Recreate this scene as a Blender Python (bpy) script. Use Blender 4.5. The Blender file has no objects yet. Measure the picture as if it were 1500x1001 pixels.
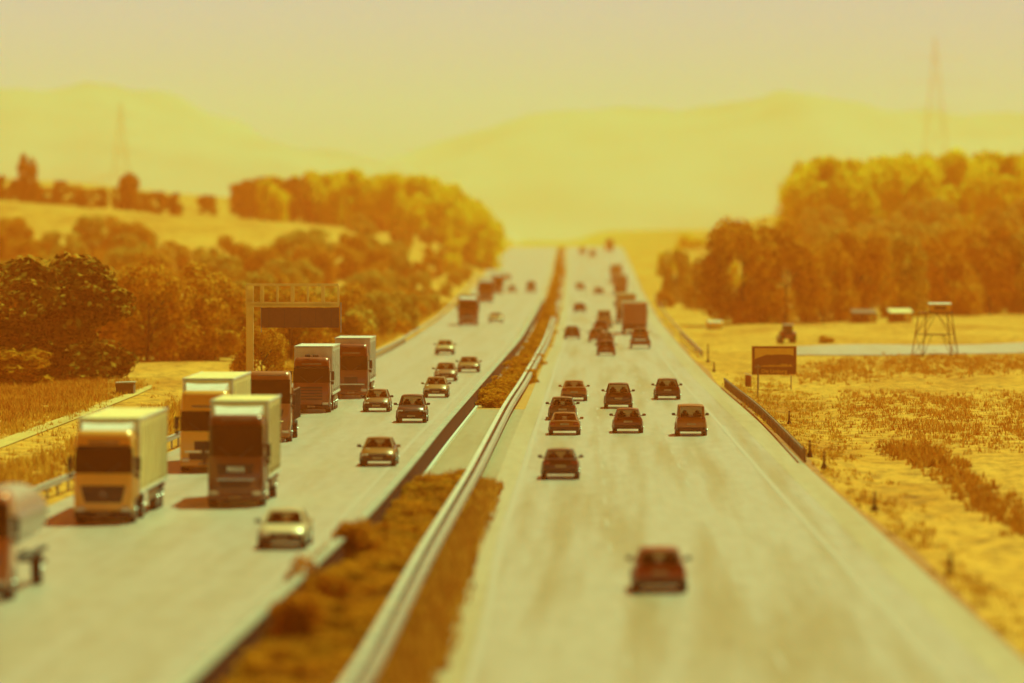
import bpy, math, random
import numpy as np
from mathutils import Vector, Matrix

R = math.radians
S = bpy.context.scene
C = S.collection

# ------------------------------------------------------------------ camera
F = 7917.0          # focal length in pixels of a 1500 px wide frame
CAMH = 12.0
cam = bpy.data.cameras.new('camera')
cam.lens = 36.0 * F / 1500
cam.sensor_width = 36
cam.shift_y = -(500.5 - 340) / 1500
cam.clip_start = 1
cam.clip_end = 60000
cam.dof.use_dof = True
cam.dof.focus_distance = 345
cam.dof.aperture_fstop = 0.27
co = bpy.data.objects.new('camera', cam)
C.objects.link(co)
co.location = (0, 0, CAMH)
co.rotation_euler = (R(90), 0, 0)
S.camera = co

# ------------------------------------------------------------------ light
SUN_EL, SUN_AZ = 53, 28
toward = Vector((math.sin(R(SUN_AZ)) * math.cos(R(SUN_EL)), math.cos(R(SUN_AZ)) * math.cos(R(SUN_EL)), math.sin(R(SUN_EL))))
sl = bpy.data.lights.new('sun', 'SUN')
sl.energy = 4.8
sl.angle = R(0.5)
sl.color = (0.75, 0.94, 0.36)
so = bpy.data.objects.new('sun', sl)
C.objects.link(so)
so.rotation_euler = toward.to_track_quat('Z', 'Y').to_euler()
so.location = toward * 300

w = bpy.data.worlds.new('World')
S.world = w
w.use_nodes = True
nt = w.node_tree
bg = nt.nodes['Background']
bg.inputs[1].default_value = 0.10
sky = nt.nodes.new('ShaderNodeTexSky')
sky.sky_type = 'NISHITA'
sky.sun_disc = False
sky.sun_elevation = R(SUN_EL)
sky.sun_rotation = R(SUN_AZ)
sky.dust_density = 1.0
tc = nt.nodes.new('ShaderNodeTexCoord')
sx = nt.nodes.new('ShaderNodeSeparateXYZ')
nt.links.new(tc.outputs['Generated'], sx.inputs[0])
rp = nt.nodes.new('ShaderNodeValToRGB')
nt.links.new(sx.outputs[2], rp.inputs[0])
el = rp.color_ramp.elements
el[0].position = 0.0
el[0].color = (0.0, 0.74, 0.20, 1)
el[1].position = 0.045
el[1].color = (0.0, 0.84, 0.64, 1)
for p, c in ((0.018, (0.0, 0.78, 0.36, 1)), (0.10, (0.40, 0.10, 0.03, 1)), (0.3, (0.62, 0.020, 0.001, 1)), (1.0, (0.7, 0.015, 0.001, 1))):
    e = el.new(p)
    e.color = c
mx = nt.nodes.new('ShaderNodeMix')
mx.data_type = 'RGBA'
mx.blend_type = 'MULTIPLY'
mx.inputs[0].default_value = 1
cap = nt.nodes.new('ShaderNodeVectorMath')
cap.operation = 'MINIMUM'
cap.inputs[1].default_value = (4.5, 4.5, 4.5)   # tame the aureole round the sun
nt.links.new(sky.outputs[0], cap.inputs[0])
nt.links.new(cap.outputs[0], mx.inputs[6])
nt.links.new(rp.outputs[0], mx.inputs[7])
nt.links.new(mx.outputs[2], bg.inputs[0])

vs = S.view_settings
S.display_settings.display_device = 'sRGB'
vs.view_transform = 'Standard'
vs.look = 'None'
vs.exposure = 0.30
vs.gamma = 1
cy = S.cycles
cy.use_denoising = True
cy.max_bounces = 5
cy.diffuse_bounces = 2
cy.glossy_bounces = 2
cy.transmission_bounces = 3
cy.transparent_max_bounces = 12
cy.volume_bounces = 1
cy.sample_clamp_indirect = 4

# ------------------------------------------------------------------ helpers
rnd = random.Random(7)


def sstep(a, b, x):
    t = min(1, max(0, (x - a) / (b - a)))
    return t * t * (3 - 2 * t)


def zr(Y):
    """height of the road: flat valley, then a long rise to a crest"""
    z = 6.5 * sstep(1000, 2000, Y)
    if Y > 2000:
        z -= min((Y - 2000) * 0.008, 10)
    return z


def at(px, py, h=0.0):
    """photo pixel -> point on the road plane (h above it)"""
    a, b = 60.0, 2000.0
    for _ in range(50):
        m = (a + b) / 2
        if 340 + F * (CAMH - zr(m) - h) / m > py:
            a = m
        else:
            b = m
    return Vector(((px - 750) * a / F, a, zr(a) + h))


def atd(px, py, Y):
    return Vector(((px - 750) * Y / F, Y, CAMH + (340 - py) * Y / F))


def curve(pts, h=0.0):
    w = sorted(((p.y, p.x) for p in (at(x, y, h) for x, y in pts)))
    ys = np.array([a for a, b in w]); xs = np.array([b for a, b in w])

    def raw(Y):
        if Y < ys[0]:
            return xs[0] + (Y - ys[0]) * (xs[2] - xs[0]) / (ys[2] - ys[0])
        if Y > ys[-1]:
            return xs[-1] + (Y - ys[-1]) * (xs[-1] - xs[-3]) / (ys[-1] - ys[-3])
        return float(np.interp(Y, ys, xs))

    def f(Y):
        r = Y * 0.05
        return sum(raw(Y + k * r) for k in (-1, -.5, 0, .5, 1)) / 5
    return f


LL = curve([(0, 772), (105, 727), (245, 664), (366, 608), (470, 560), (540, 527), (600, 497), (650, 463), (680, 437), (697, 415), (718, 390), (738, 372), (743, 366)])
LR = curve([(330, 1001), (400, 930), (470, 860), (540, 788), (600, 713), (646, 652), (704, 581), (760, 512), (784, 468), (797, 440), (803, 420), (810, 395), (814, 375), (816, 366)])
RL = curve([(620, 1001), (648, 933), (693, 781), (722, 715), (760, 620), (770, 598), (797, 532), (813, 500), (824, 447), (829, 400), (829, 367)])
RR = curve([(1492, 960), (1360, 844), (1200, 700), (1108, 615), (1040, 555), (1000, 512), (965, 470), (945, 435), (930, 400), (918, 375), (914, 367)])
RAIL = curve([(505, 1020), (532, 984), (626, 804), (691, 695), (745, 591), (766, 560), (800, 500), (811, 468), (819, 441), (823, 410), (825, 380), (825, 367)], 0.8)


def land(X, Y):
    z = zr(Y)
    dl = LL(Y) - X
    dr = X - RR(Y)
    if dl > 0:
        t = min(1, max(0, (Y - 550) / 600))
        z += t ** 2.5 * (8 * sstep(2, 16, dl) + 0.10 * min(max(dl - 8, 0), 160))
        z += 0.35 * sstep(4, 14, dl) + 0.25 * math.sin(X * .12 + Y * .01) * sstep(4, 20, dl)
    elif dr > 0:
        z += sstep(850, 1300, Y) * 12 * sstep(15, 60, dr)
        z -= 0.35 * sstep(.5, 3, dr) - 0.35 * sstep(4, 12, dr)
        z += 0.15 * math.sin(X * .2 + Y * .013) * sstep(6, 20, dr)
    else:
        z -= 0.06
    return z


def ground_at(px, py):
    """photo pixel -> point on the terrain"""
    Y = 100.0
    while Y < 3000:
        X = (px - 750) * Y / F
        if 340 + F * (CAMH - land(X, Y)) / Y <= py:
            break
        Y *= 1.002
    return Vector(((px - 750) * Y / F, Y, land((px - 750) * Y / F, Y)))


class MB:
    def __init__(s):
        s.v = []; s.f = []

    def poly(s, pts):
        n = len(s.v); s.v += [tuple(p) for p in pts]; s.f.append(tuple(range(n, n + len(pts))))

    def box(s, c, d, rot=None, taper=1.0, bev=0):
        n = len(s.v)
        hx, hy, hz = d[0] / 2, d[1] / 2, d[2] / 2
        if bev:
            b = bev
            ring = []
            for z, i in ((-hz, b), (-hz + b, 0), (hz - b, 0), (hz, b)):
                for (x, y) in ((-hx + i + b * (i == 0), -hy + i), (hx - i - b * (i == 0), -hy + i), (hx - i, -hy + i + b * (i == 0)), (hx - i, hy - i - b * (i == 0)), (hx - i - b * (i == 0), hy - i), (-hx + i + b * (i == 0), hy - i), (-hx + i, hy - i - b * (i == 0)), (-hx + i, -hy + i + b * (i == 0))):
                    ring.append(Vector((x, y, z)))
            pts = ring
            fs = []
            for k in range(3):
                for j in range(8):
                    fs.append((k * 8 + j, k * 8 + (j + 1) % 8, (k + 1) * 8 + (j + 1) % 8, (k + 1) * 8 + j))
            fs.append(tuple(range(7, -1, -1))); fs.append(tuple(range(24, 32)))
        else:
            pts = [Vector((x * hx * (taper if z > 0 else 1), y * hy * (taper if z > 0 else 1), z * hz)) for z in (-1, 1) for y in (-1, 1) for x in (-1, 1)]
            fs = [(0, 2, 3, 1), (4, 5, 7, 6), (0, 1, 5, 4), (2, 6, 7, 3), (0, 4, 6, 2), (1, 3, 7, 5)]
        M = rot if rot else Matrix.Identity(3)
        for p in pts:
            q = M @ p
            s.v.append((q.x + c[0], q.y + c[1], q.z + c[2]))
        for f in fs:
            s.f.append(tuple(n + i for i in f))
        return s

    def tube(s, a, b, r0, r1=None, n=8, caps=True):
        a = Vector(a); b = Vector(b); r1 = r0 if r1 is None else r1
        q = (b - a).to_track_quat('Z', 'Y').to_matrix()
        k = len(s.v)
        for p, r in ((a, r0), (b, r1)):
            for i in range(n):
                t = 2 * math.pi * i / n
                w = p + q @ Vector((r * math.cos(t), r * math.sin(t), 0))
                s.v.append(tuple(w))
        for i in range(n):
            j = (i + 1) % n
            s.f.append((k + i, k + j, k + n + j, k + n + i))
        if caps:
            s.f.append(tuple(k + i for i in range(n - 1, -1, -1))); s.f.append(tuple(k + n + i for i in range(n)))
        return s

    def loft(s, rings, closed=True, caps=True):
        k = len(s.v); n = len(rings[0])
        for r in rings:
            s.v += [tuple(p) for p in r]
        for a in range(len(rings) - 1):
            for i in range(n if closed else n - 1):
                j = (i + 1) % n
                s.f.append((k + a * n + i, k + a * n + j, k + (a + 1) * n + j, k + (a + 1) * n + i))
        if caps:
            s.f.append(tuple(k + i for i in range(n - 1, -1, -1)))
            s.f.append(tuple(k + (len(rings) - 1) * n + i for i in range(n)))
        return s

    def mesh(s, name, m, smooth=False):
        me = bpy.data.meshes.new(name)
        me.from_pydata(s.v, [], s.f)
        me.update()
        if m:
            me.materials.append(m)
        if smooth:
            me.polygons.foreach_set('use_smooth', [True] * len(me.polygons))
            try:
                me.set_sharp_from_angle(angle=R(38))
            except Exception:
                pass
        return me

    def obj(s, name, m, parent=None, smooth=False):
        o = bpy.data.objects.new(name, s.mesh(name, m, smooth))
        C.objects.link(o)
        if parent:
            o.parent = parent
        return o


def tag(o, label=None, cat=None, group=None, kind=None):
    if label: o['label'] = label
    if cat: o['category'] = cat
    if group: o['group'] = group
    if kind: o['kind'] = kind
    return o


def empty(name, loc, rz=0, label=None, cat=None, group=None):
    o = bpy.data.objects.new(name, None)
    C.objects.link(o)
    o.location = loc
    o.rotation_euler = (0, 0, rz)
    o.empty_display_size = .5
    return tag(o, label, cat, group)


def np_mesh(name, V, n_per, m, smooth=False):
    """V: (faces*n_per, 3) array of separate polygons"""
    nf = len(V) // n_per
    me = bpy.data.meshes.new(name)
    me.vertices.add(len(V)); me.vertices.foreach_set('co', V.astype('f').ravel())
    me.loops.add(len(V)); me.loops.foreach_set('vertex_index', np.arange(len(V), dtype='i'))
    me.polygons.add(nf)
    me.polygons.foreach_set('loop_start', np.arange(0, nf * n_per, n_per, dtype='i'))
    me.polygons.foreach_set('loop_total', np.full(nf, n_per, dtype='i'))
    me.update(calc_edges=True)
    me.materials.append(m)
    return me


# ------------------------------------------------------------------ materials
def mat(name, col, rough=.6, metal=0, noise=None, col2=None, spec=.5, coat=0, scale=4, emis=None, bump=0):
    m = bpy.data.materials.new(name)
    m.use_nodes = True
    n = m.node_tree
    b = n.nodes['Principled BSDF']
    b.inputs['Base Color'].default_value = (*col, 1)
    b.inputs['Roughness'].default_value = rough
    b.inputs['Metallic'].default_value = metal
    b.inputs['Specular IOR Level'].default_value = spec
    b.inputs['Coat Weight'].default_value = coat
    if emis:
        b.inputs['Emission Color'].default_value = (*emis[0], 1)
        b.inputs['Emission Strength'].default_value = emis[1]
    c2 = col2 or tuple(c * .8 for c in col)
    t = n.nodes.new('ShaderNodeTexNoise')
    t.inputs['Scale'].default_value = scale
    t.inputs['Detail'].default_value = 5
    g = n.nodes.new('ShaderNodeTexCoord')
    n.links.new(g.outputs['Object'], t.inputs['Vector'])
    r = n.nodes.new('ShaderNodeValToRGB')
    r.color_ramp.elements[0].position = .35; r.color_ramp.elements[0].color = (*c2, 1)
    r.color_ramp.elements[1].position = .62; r.color_ramp.elements[1].color = (*col, 1)
    n.links.new(t.outputs[0], r.inputs[0]); n.links.new(r.outputs[0], b.inputs['Base Color'])
    if bump:
        bp = n.nodes.new('ShaderNodeBump'); bp.inputs['Strength'].default_value = bump
        n.links.new(t.outputs[0], bp.inputs['Height']); n.links.new(bp.outputs[0], b.inputs['Normal'])
    return m


def leaf_mat(name, col, col2, scale=.5, trans=.22, dif=1.0):
    m = bpy.data.materials.new(name)
    m.use_nodes = True
    n = m.node_tree
    n.nodes.clear()
    out = n.nodes.new('ShaderNodeOutputMaterial')
    g = n.nodes.new('ShaderNodeNewGeometry')
    r = n.nodes.new('ShaderNodeValToRGB')
    r.color_ramp.elements[0].color = (*col2, 1); r.color_ramp.elements[1].color = (*col, 1)
    n.links.new(g.outputs['Random Per Island'], r.inputs[0])
    d = n.nodes.new('ShaderNodeBsdfDiffuse'); t = n.nodes.new('ShaderNodeBsdfTranslucent')
    dk = n.nodes.new('ShaderNodeMix'); dk.data_type = 'RGBA'; dk.blend_type = 'MULTIPLY'; dk.inputs[0].default_value = 1; dk.inputs[7].default_value = (dif, dif, dif, 1)
    n.links.new(r.outputs[0], dk.inputs[6]); n.links.new(dk.outputs[2], d.inputs[0]); n.links.new(r.outputs[0], t.inputs[0])
    x = n.nodes.new('ShaderNodeMixShader'); x.inputs[0].default_value = trans
    n.links.new(d.outputs[0], x.inputs[1]); n.links.new(t.outputs[0], x.inputs[2]); n.links.new(x.outputs[0], out.inputs[0])
    return m


def glass_mat(name, tint, refl=.1):
    m = bpy.data.materials.new(name)
    m.use_nodes = True
    n = m.node_tree
    n.nodes.clear()
    out = n.nodes.new('ShaderNodeOutputMaterial')
    a = n.nodes.new('ShaderNodeBsdfTransparent'); a.inputs[0].default_value = (*tint, 1)
    b = n.nodes.new('ShaderNodeBsdfGlossy'); b.inputs['Roughness'].default_value = .03; b.inputs[0].default_value = (.9, .9, .9, 1)
    fr = n.nodes.new('ShaderNodeLayerWeight'); fr.inputs[0].default_value = .35
    pw = n.nodes.new('ShaderNodeMath'); pw.operation = 'POWER'; pw.inputs[1].default_value = 3
    n.links.new(fr.outputs['Facing'], pw.inputs[0])
    ad = n.nodes.new('ShaderNodeMath'); ad.operation = 'MULTIPLY_ADD'; ad.inputs[1].default_value = .7; ad.inputs[2].default_value = .04
    n.links.new(pw.outputs[0], ad.inputs[0])
    x = n.nodes.new('ShaderNodeMixShader')
    n.links.new(ad.outputs[0], x.inputs[0]); n.links.new(a.outputs[0], x.inputs[1]); n.links.new(b.outputs[0], x.inputs[2])
    n.links.new(x.outputs[0], out.inputs[0])
    return m


M = {}
M['glass'] = glass_mat('car_glass', (.50, .42, .32))
M['dark_glass'] = mat('dark_glass', (.012, .010, .008), .08, spec=.5)
M['tyre'] = mat('tyre_rubber', (.02, .02, .02), .85)
M['rim'] = mat('alloy_rim', (.55, .55, .55), .3, .8)
M['black'] = mat('black_plastic', (.02, .02, .02), .5)
M['seat'] = mat('seat_cloth', (.03, .03, .03), .9)
M['chrome'] = mat('chrome', (.8, .8, .8), .12, 1)
M['lamp'] = mat('headlamp_lens', (.85, .85, .8), .08, .3, coat=1)
M['tail'] = mat('tail_lamp_lens', (.35, .02, .01), .15, coat=1)
M['plate'] = mat('number_plate', (.45, .36, .22), .4)
M['skin'] = mat('skin', (.45, .25, .16), .6)
M['steel'] = mat('galvanised_steel', (.48, .48, .46), .38, .75, scale=1.5)
M['rail_bright'] = mat('bright_steel', (.66, .64, .58), .45, .3, scale=1)
M['gantry'] = mat('gantry_paint', (.95, .66, .20), .6, scale=1)
M['rust'] = mat('weathered_steel', (.30, .20, .13), .6, .4, scale=2, col2=(.16, .10, .06))
M['wood'] = mat('old_timber', (.16, .10, .06), .9, scale=3)
M['bark'] = mat('bark', (.10, .06, .035), .95, scale=3)
M['concrete'] = mat('concrete', (.42, .39, .33), .8, scale=.7, col2=(.30, .27, .22), bump=.2)
M['wall_dark'] = mat('dark_red_wall_concrete', (.07, .010, .003), .9, scale=.6, col2=(.04, .006, .002), spec=.1)  # wall face coloured a near-black red, slightly mottled
M['white'] = mat('white_paint', (.78, .76, .72), .45, scale=2, col2=(.68, .66, .6))
M['tarp'] = mat('trailer_tarpaulin', (.95, .78, .34), .55, scale=1.2, col2=(.82, .60, .22))
M['leaf_a'] = leaf_mat('leaves_broad', (.95, .52, .05), (.40, .10, .006))
M['leaf_b'] = leaf_mat('leaves_pale', (.90, .68, .12), (.35, .14, .01))
M['leaf_c'] = leaf_mat('leaves_dark', (.85, .40, .03), (.25, .05, .002), trans=.3, dif=.8)
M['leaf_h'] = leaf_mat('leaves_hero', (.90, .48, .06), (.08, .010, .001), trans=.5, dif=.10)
M['leaf_m'] = leaf_mat('leaves_median', (.95, .42, .03), (.34, .09, .005), trans=.35)
M['leaf_y'] = leaf_mat('leaves_yellow', (.98, .76, .07), (.88, .62, .03), trans=.5)  # leaves of the far woods, haze glow put into their lighter colour
M['grass_dry'] = leaf_mat('dry_grass_blades', (.85, .52, .08), (.45, .18, .02), trans=.3, dif=1)
M['grass_ditch'] = leaf_mat('ditch_weeds', (.72, .34, .04), (.38, .12, .012), trans=.3)
M['grass_brown'] = leaf_mat('brown_grass_blades', (.80, .42, .06), (.38, .10, .01), trans=.3, dif=1)
PAINTS = {}


def paint(col, metal=.15):
    if col not in PAINTS:
        PAINTS[col] = mat('car_paint_%d' % len(PAINTS), col, .32, metal, coat=.7, scale=.6, col2=tuple(c * .93 for c in col))
    return PAINTS[col]


def ground_material():
    m = bpy.data.materials.new('meadow')
    m.use_nodes = True
    n = m.node_tree; L = n.links
    b = n.nodes['Principled BSDF']; b.inputs['Roughness'].default_value = .95; b.inputs['Specular IOR Level'].default_value = .1
    g = n.nodes.new('ShaderNodeTexCoord')

    def noise(scale, detail, sc=(1, 1, 1), rough=.6):
        mp = n.nodes.new('ShaderNodeMapping'); mp.inputs['Scale'].default_value = sc
        L.new(g.outputs['Object'], mp.inputs[0])
        t = n.nodes.new('ShaderNodeTexNoise'); t.inputs['Scale'].default_value = scale; t.inputs['Detail'].default_value = detail
        t.inputs['Roughness'].default_value = rough
        L.new(mp.outputs[0], t.inputs['Vector'])
        return t

    def ramp(src, stops):
        r = n.nodes.new('ShaderNodeValToRGB')
        r.color_ramp.elements[0].position = stops[0][0]; r.color_ramp.elements[0].color = (*stops[0][1], 1)
        r.color_ramp.elements[1].position = stops[-1][0]; r.color_ramp.elements[1].color = (*stops[-1][1], 1)
        for p, c in stops[1:-1]:
            e = r.color_ramp.elements.new(p); e.color = (*c, 1)
        L.new(src, r.inputs[0])
        return r
    a = noise(.09, 8, (1, .22, 1), .68)
    r1 = ramp(a.outputs[0], ((.30, (.46, .15, .012)), (.42, (.62, .27, .025)), (.52, (.74, .36, .045)), (.70, (.80, .43, .065))))
    f = noise(1.1, 6, (1, .35, 1), .75)
    r2 = ramp(f.outputs[0], ((.32, (.30, .22, .16)), (.54, (1, 1, 1))))
    mx = n.nodes.new('ShaderNodeMix'); mx.data_type = 'RGBA'; mx.blend_type = 'MULTIPLY'; mx.inputs[0].default_value = .95
    L.new(r1.outputs[0], mx.inputs[6]); L.new(r2.outputs[0], mx.inputs[7]); L.new(mx.outputs[2], b.inputs['Base Color'])
    bp = n.nodes.new('ShaderNodeBump'); bp.inputs['Strength'].default_value = .5; bp.inputs['Distance'].default_value = .4
    L.new(f.outputs[0], bp.inputs['Height']); L.new(bp.outputs[0], b.inputs['Normal'])
    return m


def road_material(name, base, dark, streak=1.0, rough=.38):
    """pavement with wheel tracks along UV u (lanes across) and v (metres along)"""
    m = bpy.data.materials.new(name)
    m.use_nodes = True
    n = m.node_tree; L = n.links
    b = n.nodes['Principled BSDF']; b.inputs['Roughness'].default_value = rough; b.inputs['Specular IOR Level'].default_value = .5
    uv = n.nodes.new('ShaderNodeUVMap')
    mp = n.nodes.new('ShaderNodeMapping'); mp.inputs['Scale'].default_value = (.55, .012, 1)
    L.new(uv.outputs[0], mp.inputs[0])
    t = n.nodes.new('ShaderNodeTexNoise'); t.inputs['Scale'].default_value = 1.3; t.inputs['Detail'].default_value = 4
    L.new(mp.outputs[0], t.inputs['Vector'])
    r = n.nodes.new('ShaderNodeValToRGB')
    r.color_ramp.elements[0].position = .34; r.color_ramp.elements[0].color = (*dark, 1)
    r.color_ramp.elements[1].position = .56; r.color_ramp.elements[1].color = (*base, 1)
    L.new(t.outputs[0], r.inputs[0])
    mp2 = n.nodes.new('ShaderNodeMapping'); mp2.inputs['Scale'].default_value = (1.6, .25, 1)
    L.new(uv.outputs[0], mp2.inputs[0])
    t2 = n.nodes.new('ShaderNodeTexNoise'); t2.inputs['Scale'].default_value = 1; t2.inputs['Detail'].default_value = 8
    L.new(mp2.outputs[0], t2.inputs['Vector'])
    r2 = n.nodes.new('ShaderNodeValToRGB')
    r2.color_ramp.elements[0].position = .3; r2.color_ramp.elements[0].color = (.86, .84, .8, 1)
    r2.color_ramp.elements[1].position = .6; r2.color_ramp.elements[1].color = (1, 1, 1, 1)
    L.new(t2.outputs[0], r2.inputs[0])
    mx = n.nodes.new('ShaderNodeMix'); mx.data_type = 'RGBA'; mx.blend_type = 'MULTIPLY'; mx.inputs[0].default_value = streak
    L.new(r.outputs[0], mx.inputs[6]); L.new(r2.outputs[0], mx.inputs[7]); L.new(mx.outputs[2], b.inputs['Base Color'])
    return m


# ------------------------------------------------------------------ setting
def yrows(y0, y1, k=1.02, mn=3.0):
    ys = [y0]
    while ys[-1] < y1:
        ys.append(ys[-1] + max(mn, ys[-1] * (k - 1)))
    ys[-1] = y1
    return ys


def build_ground():
    rows = yrows(10, 12000, 1.016, 4)
    us = [math.copysign(abs(k / 55) ** 1.6, k) for k in range(-55, 56)]
    V = []
    for Y in rows:
        sp = 60 + .28 * Y
        c = (LR(min(Y, 2600)) + RL(min(Y, 2600))) / 2
        # columns locked to the road edges so the bench under the road stays clean
        for u in us:
            X = c + u * sp
            V.append((X, Y, land(X, Y) if Y < 2600 else land(X, 2600) - 0.0 + min(0, 0)))
    n = len(us)
    Fc = [(a * n + i, a * n + i + 1, (a + 1) * n + i + 1, (a + 1) * n + i) for a in range(len(rows) - 1) for i in range(n - 1)]
    me = bpy.data.meshes.new('ground'); me.from_pydata(V, [], Fc); me.update()
    me.materials.append(ground_material())
    me.polygons.foreach_set('use_smooth', [True] * len(me.polygons))
    o = bpy.data.objects.new('ground', me); C.objects.link(o)
    tag(o, kind='structure')


def strip(name, fa, fb, y0, y1, dz, m, kind='structure', nx=1, label=None, parent=None):
    rows = yrows(y0, y1, 1.01, 3)
    V = []; uvs = []
    for Y in rows:
        a, b = fa(Y), fb(Y)
        for i in range(nx + 1):
            X = a + (b - a) * i / nx
            V.append((X, Y, zr(Y) + dz)); uvs.append((X - LR(Y), Y))
    n = nx + 1
    Fc = [(k * n + i, k * n + i + 1, (k + 1) * n + i + 1, (k + 1) * n + i) for k in range(len(rows) - 1) for i in range(nx)]
    me = bpy.data.meshes.new(name); me.from_pydata(V, [], Fc); me.update()
    uv = me.uv_layers.new(name='UVMap')
    uv.data.foreach_set('uv', [c for l in me.loops for c in uvs[l.vertex_index]])
    me.materials.append(m)
    o = bpy.data.objects.new(name, me); C.objects.link(o)
    if kind: tag(o, kind=kind)
    return o


M['road'] = road_material('pale_concrete_road', (.48, .42, .37), (.43, .36, .28))
M['road_r'] = road_material('pale_concrete_road_worn', (.48, .42, .37), (.37, .29, .18))
M['shoulder'] = road_material('hard_shoulder', (.50, .43, .30), (.45, .37, .22))
M['mark'] = mat('road_marking_paint', (.49, .43, .38), .40, scale=3, col2=(.47, .41, .36))

build_ground()
strip('road', lambda Y: LL(Y), lambda Y: LR(Y), 30, 2300, .0, M['road'])
strip('road', lambda Y: RL(Y) + 0, lambda Y: RR(Y), 30, 2300, .0, M['road_r'])
strip('pavement', lambda Y: LR(Y) - 1.0, lambda Y: LR(Y) - .2, 30, 2000, .005, M['shoulder'])
strip('pavement', lambda Y: RL(Y), lambda Y: RL(Y) + 1.0, 30, 2000, .005, M['shoulder'])
strip('pavement', lambda Y: RR(Y) - 1.3, lambda Y: RR(Y), 30, 2000, .005, M['shoulder'])
strip('pavement', lambda Y: LR(Y) + .15, lambda Y: RL(Y), at(0, 702).y, at(0, 600).y, .003, road_material('median_paving', (.38, .34, .22), (.31, .26, .14)))


def lane_l(Y, k):
    return LR(Y) - 1.2 - 3.75 * k


def lane_r(Y, k):
    # three lanes between the left edge line and the hard shoulder
    a = RL(Y) + 1.2; b = RR(Y) - 2.6
    return a + (b - a) * k / 3


def lines():
    mb = MB()
    for f in (lambda Y: lane_l(Y, 0) - .6, lambda Y: lane_l(Y, 3), lambda Y: lane_r(Y, 0), lambda Y: lane_r(Y, 3)):
        rows = yrows(40, 1900, 1.01, 4)
        for a, b in zip(rows, rows[1:]):
            mb.poly([(f(a) - .12, a, zr(a) + .009), (f(a) + .12, a, zr(a) + .009), (f(b) + .12, b, zr(b) + .009), (f(b) - .12, b, zr(b) + .009)])
    for g in (lane_l, lane_r):
        for k in (1, 2):
            Y = 40
            while Y < 1500:
                a, b = Y, Y + 6
                mb.poly([(g(a, k) - .07, a, zr(a) + .009), (g(a, k) + .07, a, zr(a) + .009), (g(b, k) + .07, b, zr(b) + .009), (g(b, k) - .07, b, zr(b) + .009)])
                Y += 18
    o = mb.obj('lane_markings', M['mark']); tag(o, kind='structure')


lines()


def land_strip(name, pts_a, pts_b, m, dz=.05, n=40):
    """a track laid on the terrain between two traced edges (world points)"""
    V = []
    for k in range(n + 1):
        t = k / n * (len(pts_a) - 1); i = min(int(t), len(pts_a) - 2); u = t - i
        a = pts_a[i].lerp(pts_a[i + 1], u); b = pts_b[i].lerp(pts_b[i + 1], u)
        for j in range(7):
            p = a.lerp(b, j / 6); V.append((p.x, p.y, land(p.x, p.y) + dz))
    Fc = [(k * 7 + i, k * 7 + i + 1, (k + 1) * 7 + i + 1, (k + 1) * 7 + i) for k in range(n) for i in range(6)]
    me = bpy.data.meshes.new(name); me.from_pydata(V, [], Fc); me.update(); me.materials.append(m)
    uv = me.uv_layers.new(name='UVMap')
    uv.data.foreach_set('uv', [c for l in me.loops for c in V[l.vertex_index][:2]])
    o = bpy.data.objects.new(name, me); C.objects.link(o); tag(o, kind='structure')
    return o


# pale track crossing the right-hand fields, and a farm path on the left verge
land_strip('road', [ground_at(x, y) for x, y in ((1120, 523), (1300, 522), (1500, 518), (1750, 514))],
           [ground_at(x, y) for x, y in ((1120, 512), (1300, 506), (1500, 503), (1750, 500))], M['road'], .08)
M['gravel'] = road_material('gravel_path', (.66, .44, .10), (.50, .30, .05), rough=.9)
land_strip('path', [ground_at(x, y) for x, y in ((-150, 722), (0, 658), (110, 616), (200, 580), (222, 570))],
           [ground_at(x, y) for x, y in ((-150, 708), (0, 646), (110, 606), (200, 573), (222, 565))], M['gravel'], .06)


def hill(name, pts, Y, depth, m, seed):
    """a ridge whose skyline follows pts (photo pixels at distance Y), with real depth"""
    r = random.Random(seed)
    n = 140; rows = 22
    xs = [p[0] for p in pts]; ys = [p[1] for p in pts]
    V = []
    for j in range(rows):
        v = j / (rows - 1)
        prof = math.sin(v * math.pi) ** .8
        for i in range(n):
            px = xs[0] + (xs[-1] - xs[0]) * i / (n - 1)
            py = float(np.interp(px, xs, ys))
            top = CAMH + (340 - py) * Y / F
            X = (px - 750) * Y / F
            rough = math.sin(i * .9 + j) * 2.5 + math.sin(i * .31 - j * .7) * 4 + r.uniform(-2, 2)
            V.append((X, Y + (v - .5) * depth, -6 + (top + 6) * prof + rough * prof))
    Fc = [(j * n + i, j * n + i + 1, (j + 1) * n + i + 1, (j + 1) * n + i) for j in range(rows - 1) for i in range(n - 1)]
    me = bpy.data.meshes.new(name); me.from_pydata(V, [], Fc); me.update(); me.materials.append(m)
    me.polygons.foreach_set('use_smooth', [True] * len(me.polygons))
    o = bpy.data.objects.new(name, me); C.objects.link(o); tag(o, kind='structure')


M['hill'] = mat('wooded_hillside', (.34, .42, .24), .95, scale=.004, col2=(.27, .33, .18))
hill('hills', [(-1600, 260), (-900, 180), (-300, 142), (0, 134), (150, 131), (240, 142), (300, 165), (380, 198), (470, 222), (600, 250), (700, 330), (760, 345)], 5200, 2600, M['hill'], 1)
hill('hills', [(430, 300), (560, 245), (640, 215), (700, 190), (770, 168), (880, 163), (1000, 166), (1080, 150), (1150, 128), (1210, 150), (1300, 168), (1420, 172), (1500, 165), (1900, 150), (2600, 230), (3100, 340)], 7600, 3000, M['hill'], 2)

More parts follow.
